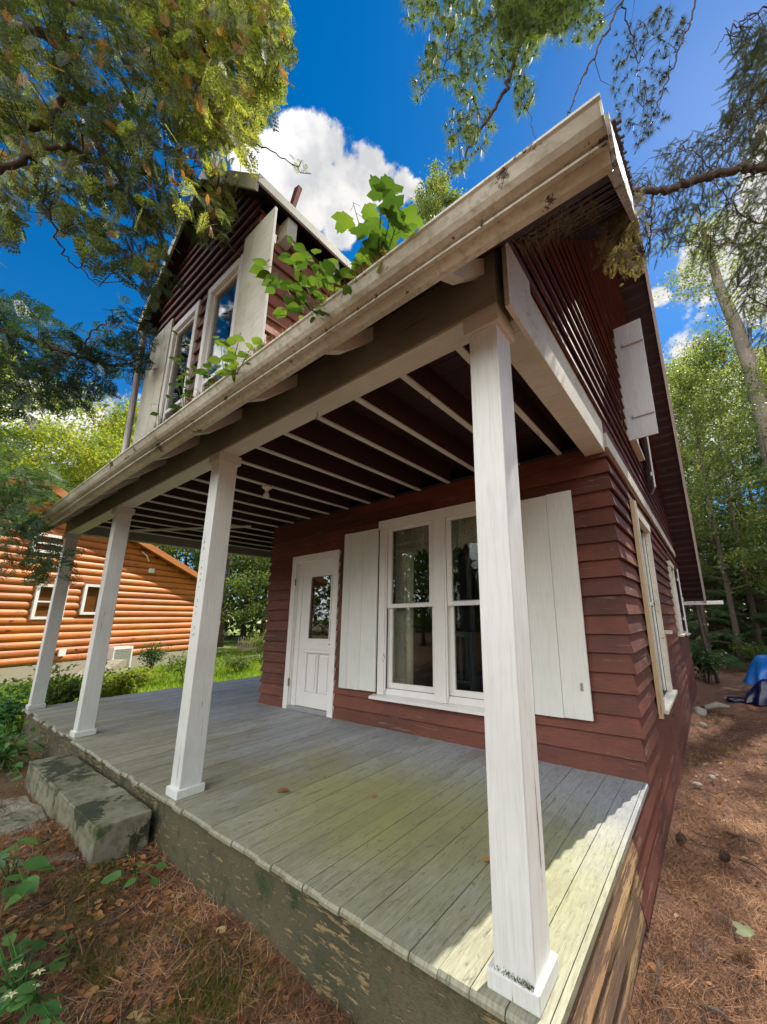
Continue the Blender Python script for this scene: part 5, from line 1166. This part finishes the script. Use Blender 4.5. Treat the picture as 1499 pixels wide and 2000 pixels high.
D = g.normal(size=(n, 3)); D[:, 2] = np.abs(D[:, 2])*.5; Fm = frames(D)*g.uniform(.02, .06, n)[:, None, None]; Fm[:, :, 1] *= .06
c.tile(BL[0], BL[1], Fm, Td); tag(c.build('gutter_litter', [M['litter']]), 'brown needle litter heaped along the gutter rim', 'litter', kind='stuff')
# dry needles caught under the eave end
g = np.random.default_rng(111); n = 450; Td = np.stack([g.uniform(.0, .42, n), g.uniform(-.05, .65, n), np.zeros(n)], 1); Td[:, 2] = EAVE_Z+(Td[:, 1]-EAVE_Y)*SLOPE-.115-np.abs(g.normal(0, .02, n))
D = g.normal(size=(n, 3))*.5+[0, 0, -.8]; Fm = frames(D)*g.uniform(.04, .14, n)[:, None, None]; Fm[:, :, 1] *= .022
c = Cloud(); c.tile(BL[0], BL[1], Fm, Td); tag(c.build('caught_needles', [M['dead']]), 'dry needles and cobweb caught under the eave end', 'needles', kind='stuff')

# ------------------------------------------------------------------ ground litter
def strew(n, x, y, ln, wd, mat, name, label, cat, seed, zup=.25, lift=.004, tm=BL):
    g = np.random.default_rng(seed); T = np.stack([x, y, height(x, y)+lift+np.abs(g.normal(0, .006, len(x)))], 1)
    D = g.normal(size=(len(x), 3)); D[:, 2] = D[:, 2]*zup; Fm = frames(D, g.normal(size=(len(x), 3))*.3+[0, 0, 1.0])*g.uniform(*ln, len(x))[:, None, None]; Fm[:, :, 1] *= wd
    c = Cloud(); c.tile(tm[0], tm[1], Fm, T); return tag(c.build(name, [M[mat]]), label, cat, kind='stuff')
g = np.random.default_rng(120); n = 110000
d = .25+g.uniform(0, 1, n)**1.7*10; xr_ = .06+g.uniform(0, 1, n)*(.3+d*.28); yr_ = -1.0+d
n2 = 42000; xl_ = -5.2+5.15*g.uniform(0, 1, n2)**.8; yl_ = -g.uniform(.0, 1.25, n2)
lx = np.concatenate([xr_, xl_]); ly = np.concatenate([yr_, yl_]); pm = np.sin(lx*5+1.3*np.sin(ly*3))+np.sin(ly*6.1+lx*2.3)+.8*np.sin(lx*13-ly*9)+g.normal(0, .8, len(lx)) > -1.0
strew(0, lx[pm], ly[pm], (.04, .12), .036, 'litter', 'needle_litter', 'rust brown carpet of fallen pine needles on the ground', 'needle litter', 121)
n = 5200; x = np.concatenate([g.uniform(.1, 3, n//2), g.uniform(-4.5, -.1, n//2)]); y = np.concatenate([-.6+g.uniform(0, 1, n//2)**1.5*9, -g.uniform(.05, 1.2, n//2)])
strew(0, x, y, (.02, .06), 1, 'deadleaf', 'leaf_litter', 'scattered dry leaf scraps on the ground', 'leaf litter', 122, .25, .006, OVATE)
n = 17000; MP = [(40, 1650), (200, 1685), (340, 1790), (520, 1900), (600, 2020), (220, 2040), (100, 1830)]
uv = poly_sample(MP, n, g); W = np.array([on(u, v, 2, -.37) for u, v in uv]); x, y = W[:, 0], W[:, 1]; k = (np.sin(x*9+1)+np.sin(y*13+x*5)+g.normal(0, .6, n)) > -.1
strew(0, x[k], y[k], (.018, .05), .09, 'moss', 'mossy_grass', 'patchy yellow green moss and grass at the bottom left', 'moss', 123, 1.2, .006)
# twigs (bent sticks) over the ground on both sides
mb = MB(); rr = random.Random(130)
for k in range(700):
    if k % 2: x, y = rr.uniform(.12, 2.4), -.7+rr.random()**1.4*9
    else: x, y = rr.uniform(-4, -.15), -rr.uniform(.1, 1.1)
    z = float(height(x, y))+.012; a = rr.uniform(0, 6.28); l = rr.uniform(.04, .22); b = a+rr.uniform(-.6, .6)
    mb.tube([(x, y, z), (x+math.cos(a)*l*.5, y+math.sin(a)*l*.5, z+.008), (x+math.cos(a)*l*.5+math.cos(b)*l*.5, y+math.sin(a)*l*.5+math.sin(b)*l*.5, z)], [.0045, .0038, .002], 4)
tag(mb.build('twig_litter', M['bark'], smooth=True), 'small dead twigs strewn over the ground', 'twigs', kind='stuff')
# scraps on the porch floor
g = np.random.default_rng(131); n = 260; x = g.uniform(-7.5, .0, n); y = g.uniform(.0, 2.0, n); T = np.stack([x, y, np.full(n, .006)], 1); D = g.normal(size=(n, 3)); D[:, 2] *= .06; Fm = frames(D)*g.uniform(.015, .07, n)[:, None, None]; Fm[:, :, 1] *= .06
c = Cloud(); c.tile(BL[0], BL[1], Fm, T); tag(c.build('floor_scraps', [M['litter']]), 'needles and tiny twigs scattered on the porch floor', 'litter', kind='stuff')
def flat_leaf(u, v, z, s, az, mat, label, tm=OVATE, tilt=.15):
    p = on(u, v, 2, z); D = np.array([[math.cos(az), math.sin(az), tilt]]); c = Cloud(); c.tile(tm[0], tm[1], frames(D)*s, np.array([[0, 0, 0.0]])); V = c
    o = V.build('fallen_leaf', [M[mat]]); o.location = (p[0], p[1], z+.012); return tag(o, label, 'leaf')
flat_leaf(541, 1548, 0, .10, .4, 'deadleaf', 'curled orange leaf on the porch floor beside the second post')
flat_leaf(728, 1562, 0, .06, 2.2, 'deadleaf', 'small tan leaf in the middle of the porch floor')
flat_leaf(945, 1688, 0, .08, 1.0, 'deadleaf', 'dry leaf just left of the corner post')
flat_leaf(1478, 1838, -.5, .12, 2.6, 'olive', 'large pale green leaf on the needles at the right edge', MAPLE)
flat_leaf(520, 1938, -.37, .075, 1.8, 'olive', 'pale grey green leaf on the ground at the bottom')
flat_leaf(388, 1910, -.37, .05, .8, 'deadleaf', 'orange leaf scrap on the ground at the bottom left')
def rock(name, label, u, v, z, sx, sy, sz, mat, seed, cat='stone'):
    p = on(u, v, 2, z); bm = bmesh.new(); bmesh.ops.create_icosphere(bm, subdivisions=3, radius=1); from mathutils import noise as mn
    for q in bm.verts: k = 1+.28*mn.noise(q.co*1.3+Vector((seed, 0, 0)))+.1*mn.noise(q.co*4+Vector((0, seed, 0))); q.co = Vector((q.co.x*sx*k, q.co.y*sy*k, q.co.z*sz*k))
    me = bpy.data.meshes.new(name); bm.to_mesh(me); bm.free(); me.polygons.foreach_set('use_smooth', [True]*len(me.polygons)); o = link(name, me, M[mat]); o.location = (p[0], p[1], z+sz*.4); return tag(o, label, cat)
rock('rock', 'pale rock against the far bottom corner of the red side wall', 1366, 1396, -.70, .13, .16, .10, 'stone', 1)
rock('rock', 'small white stone beside the side wall nearest the pale rock', 1372, 1418, -.68, .07, .05, .04, 'stone', 2)
rock('rock', 'round brown stone in the needles right of the side skirt', 1392, 1520, -.62, .035, .045, .022, 'stone', 3)
rock('rock', 'flat grey stone in the lit needles near the wall', 1362, 1533, -.62, .045, .035, .018, 'stone', 5)
rock('rock', 'yellow pebble beside the stone step', 180, 1677, -.37, .028, .022, .018, 'cream', 6)
rock('rock', 'yellow pebble in front of the seedling by the step', 212, 1690, -.37, .022, .026, .014, 'cream', 7)
def log_(name, label, pts, rad, mat, cat): tag(MB().tube(pts, rad, 8).build(name, M[mat], smooth=True), label, cat)
zg = -.64
q = [on(1378, 1388, 2, zg), on(1425, 1386, 2, zg)]; log_('weathered_log', 'grey weathered log lying right of the pale rock', [tuple(q[0]+[0, 0, .05]), tuple((q[0]+q[1])/2+[0, 0, .09]), tuple(q[1]+[0, 0, .05])], [.05, .06, .035], 'barkl', 'log')
for (a, b, lb, r_) in (((1412, 1615), (1495, 1648), 'dark stick in the needles at the right edge', .010), ((1290, 1895), (1278, 1985), 'pale bent stick beside the skirt at the bottom right', .008), ((1365, 1965), (1440, 1995), 'thick dead branch at the bottom right corner', .013), ((1445, 1670), (1499, 1700), 'short bleached twig near the right edge', .007)):
    A_, B_ = on(*a, 2, -.56), on(*b, 2, -.56); za, zb = float(height(A_[0], A_[1])), float(height(B_[0], B_[1]))
    log_('stick', lb, [(A_[0], A_[1], za+.015), ((A_[0]+B_[0])/2+.01, (A_[1]+B_[1])/2, (za+zb)/2+.03), (B_[0], B_[1], zb+.015)], [r_, r_*.9, r_*.5], 'bark', 'stick')
def cone_(label, u, v, z, s, az):
    p = on(u, v, 2, z); c = Cloud(); n = 70; i = np.arange(n); t = i/n; a = i*2.4; rad = .32*np.sin(np.pi*(t*.85+.12))
    T = np.stack([t-.5, rad*np.cos(a), rad*np.sin(a)], 1); D = np.stack([.5+0*t, np.cos(a), np.sin(a)], 1); c.tile(LEAFQ[0]*[.3, .35, 1], LEAFQ[1], frames(D, np.tile([1.0, .1, .2], (n, 1))), T)
    mb = MB(); mb.tube([(-.5, 0, 0), (-.2, 0, 0), (.2, 0, 0), (.5, 0, 0)], [.1, .28, .26, .08], 8); c.tubes(mb); o = c.build('pine_cone', [M['bark']]); o.location = (p[0], p[1], z+s*.3); o.scale = (s, s, s); o.rotation_euler = (0, 0, az); tag(o, label, 'pine cone', 'pine cones on the ground')
cone_('dark pine cone standing nearest the side skirt', 1331, 1645, -.57, .07, 1.4)
cone_('pine cone lying right of the other one, near the dark stick', 1416, 1680, -.57, .065, .3)
cone_('pine cone on the ground before the front skirt', 508, 1825, -.365, .05, 1.1)
# tarp heap and bag
def drape(name, label, c0, sx, sy, sz, mat, seed, cat, tuck=.5, lean=0):
    bm = bmesh.new(); bmesh.ops.create_cube(bm, size=2); bmesh.ops.subdivide_edges(bm, edges=bm.edges[:], cuts=11, use_grid_fill=True); from mathutils import noise as mn
    for q in bm.verts:
        p = q.co.copy(); m = max(abs(p.x), abs(p.y), abs(p.z)); s_ = p.normalized()*m; p = p.lerp(s_, .14); k = (1-p.z)/2
        wr = mn.noise(Vector((p.x*2.2+seed, p.y*2.2, p.z*.8)))*.16+abs(mn.noise(Vector((p.x*5+seed, p.y*5, p.z*1.2))))*.22
        p.x *= (1+tuck*.25*k+wr); p.y *= (1+tuck*.25*k+wr); p.z += mn.noise(Vector((p.x*1.5, p.y*1.5, seed)))*.10
        q.co = Vector((p.x*sx+lean*p.z, p.y*sy, p.z*sz))
    me = bpy.data.meshes.new(name); bm.to_mesh(me); bm.free(); me.polygons.foreach_set('use_smooth', [True]*len(me.polygons)); o = link(name, me, M[mat]); o.location = c0; return tag(o, label, cat)
def pleated(name, label, c0, sx, sy, h, mat, seed, cat, top=.62, np_=15, sag=.10):
    """sheet thrown over a heap: flat sagging top, sides falling in pleats"""
    from mathutils import noise as mn
    A_, K = 120, 18; V = []; F = []; rr = random.Random(seed); ph = rr.uniform(0, 6)
    for k in range(K+1):
        t = k/K
        for i in range(A_):
            a = 2*math.pi*i/A_; se = (abs(math.cos(a))**3+abs(math.sin(a))**3)**(-1/3)
            if t < .4: r = top*t/.4; z = h*(1-.10*(t/.4)**3)-sag*h*math.cos(3*a+ph)*(t/.4)
            else:
                q = (t-.4)/.6; r = top+(1-top)*q**.8; z = h*(.90-sag*math.cos(3*a+ph))*(1-q)+.02*q
                r *= 1+(.10*math.sin(np_*a+3*mn.noise(Vector((a, q, seed))))+.10*mn.noise(Vector((math.cos(a)*3, math.sin(a)*3, q*2+seed))))*min(1, q*1.6)
            n_ = mn.noise(Vector((r*math.cos(a)*4, r*math.sin(a)*4, seed+z*3)))*.05
            V.append((c0[0]+sx*r*se*math.cos(a)+n_, c0[1]+sy*r*se*math.sin(a)+n_, c0[2]+z+n_*.8))
    for k in range(K):
        for i in range(A_): F.append((k*A_+i, k*A_+(i+1) % A_, (k+1)*A_+(i+1) % A_, (k+1)*A_+i))
    o = MB().add(V, F).build(name, M[mat], None, smooth=True); return tag(o, label, cat)
pleated('plastic_bag', 'dark navy plastic bag slumped below the blue tarpaulin', (1.45, 9.7, -.68), .52, .34, .46, 'tarpd', 5, 'bag', .5, 11, .14)
pleated('tarpaulin', 'bright blue tarpaulin draped over a heap at the right edge', (1.75, 10.6, -.42), .68, .60, .64, 'tarp', 3, 'tarpaulin', .66, 13, .05)
drape('tarpaulin_flap', 'small flat scrap of blue tarpaulin lying left of the navy bag', (.80, 9.75, -.66), .17, .12, .03, 'tarpd', 6, 'tarpaulin', .3)

# ------------------------------------------------------------------ plants at the front left
def leafy_plant(name, label, base, leaves, mat, tm=OVATE, cat='plant', z=-.38, flowers=()):
    b = on(base[0], base[1], 2, z); b[2] = float(height(b[0], b[1])); root = thing(name, tuple(b), label, cat); mb = MB(); T = []; D = []; S_ = []
    rr = random.Random(int(base[0]))
    for (u, v, h, s, az) in leaves:
        e = on(u, v, 2, b[2]+h); bv = Vector(b); ev = Vector(e); m = bv.lerp(ev, .5)+Vector((0, 0, h*.25)); mb.tube([bv, m, ev], [.003, .0025, .0018], 5); T.append(tuple(ev)); D.append((math.cos(az), math.sin(az), -.15)); S_.append(s)
    mb.build('stem', M['shrub'], root); c = Cloud(); T = np.array(T); D = np.array(D); g = np.random.default_rng(int(base[0]+base[1]))
    c.tile(tm[0], tm[1], frames(D, g.normal(size=D.shape)*.28+[0, 0, 1.0])*np.array(S_)[:, None, None], T); c.build('leaves', [M[mat]], root)
    if flowers:
        for (u, v, h) in flowers:
            e = on(u, v, 2, b[2]+h); mb = MB()
            for k in range(6): a = k*1.05; mb.add([(e[0], e[1], e[2]), (e[0]+.012*math.cos(a-.4), e[1]+.012*math.sin(a-.4), e[2]+.004), (e[0]+.024*math.cos(a), e[1]+.024*math.sin(a), e[2]), (e[0]+.012*math.cos(a+.4), e[1]+.012*math.sin(a+.4), e[2]+.004)], [(0, 1, 2, 3)])
            mb.build('flower', M['petal'], root, fix=False)
leafy_plant('ground_seedling', 'seedling with three large oval leaves in front of the step end', (262, 1720), [(236, 1712, .10, .13, -2.6), (262, 1690, .13, .06, 1.2), (268, 1715, .08, .07, -1.4), (305, 1690, .10, .07, .7), (300, 1715, .08, .075, -.2), (245, 1680, .12, .05, 2.2)], 'shrub')
rr = random.Random(140)
leafy_plant('leafy_plant', 'plant with long pointed leaves at the left edge below the flat stone', (10, 1760), [(rr.uniform(-30, 60), rr.uniform(1640, 1760), rr.uniform(.12, .26), rr.uniform(.09, .14), rr.uniform(-1.8, 1.2)) for _ in range(14)], 'shrub')
leafy_plant('leafy_plant', 'broad leaved plant with cream flowers in the bottom left corner', (40, 1960), [(rr.uniform(-60, 125), rr.uniform(1800, 2020), rr.uniform(.06, .22), rr.uniform(.06, .10), rr.uniform(-3, 3)) for _ in range(46)], 'shrub', flowers=[(30, 1890, .22), (66, 1930, .2), (20, 1945, .2), (75, 1900, .21)])
leafy_plant('leafy_plant', 'small light green sprig beside the bottom left plant', (138, 1850), [(rr.uniform(115, 155), rr.uniform(1815, 1870), rr.uniform(.03, .08), rr.uniform(.03, .05), rr.uniform(-3, 3)) for _ in range(9)], 'green')
rr = random.Random(141)
leafy_plant('leafy_plant', 'pale leafy weeds at the left edge beside the stone step', (5, 1500), [(rr.uniform(-40, 45), rr.uniform(1380, 1520), rr.uniform(.05, .35), rr.uniform(.06, .11), rr.uniform(-3, 3)) for _ in range(40)], 'shrub')

g = np.random.default_rng(150); n = 500; x = g.uniform(-.185, -.037, n); T = np.stack([x, np.full(n, .018)-g.uniform(0, .012, n), .058+np.abs(g.normal(0, .006, n))], 1); k = g.uniform(0, 1, n) < (x+.20)*6; T = T[k]
D = g.normal(size=(len(T), 3)); D[:, 2] = np.abs(D[:, 2]); Fm = frames(D)*g.uniform(.003, .008, len(T))[:, None, None]; Fm[:, :, 1] *= .5
c = Cloud(); c.tile(BL[0], BL[1], Fm, T); tag(c.build('moss', [M['moss']]), 'thin line of green moss at the foot of the corner post', 'moss', kind='stuff')
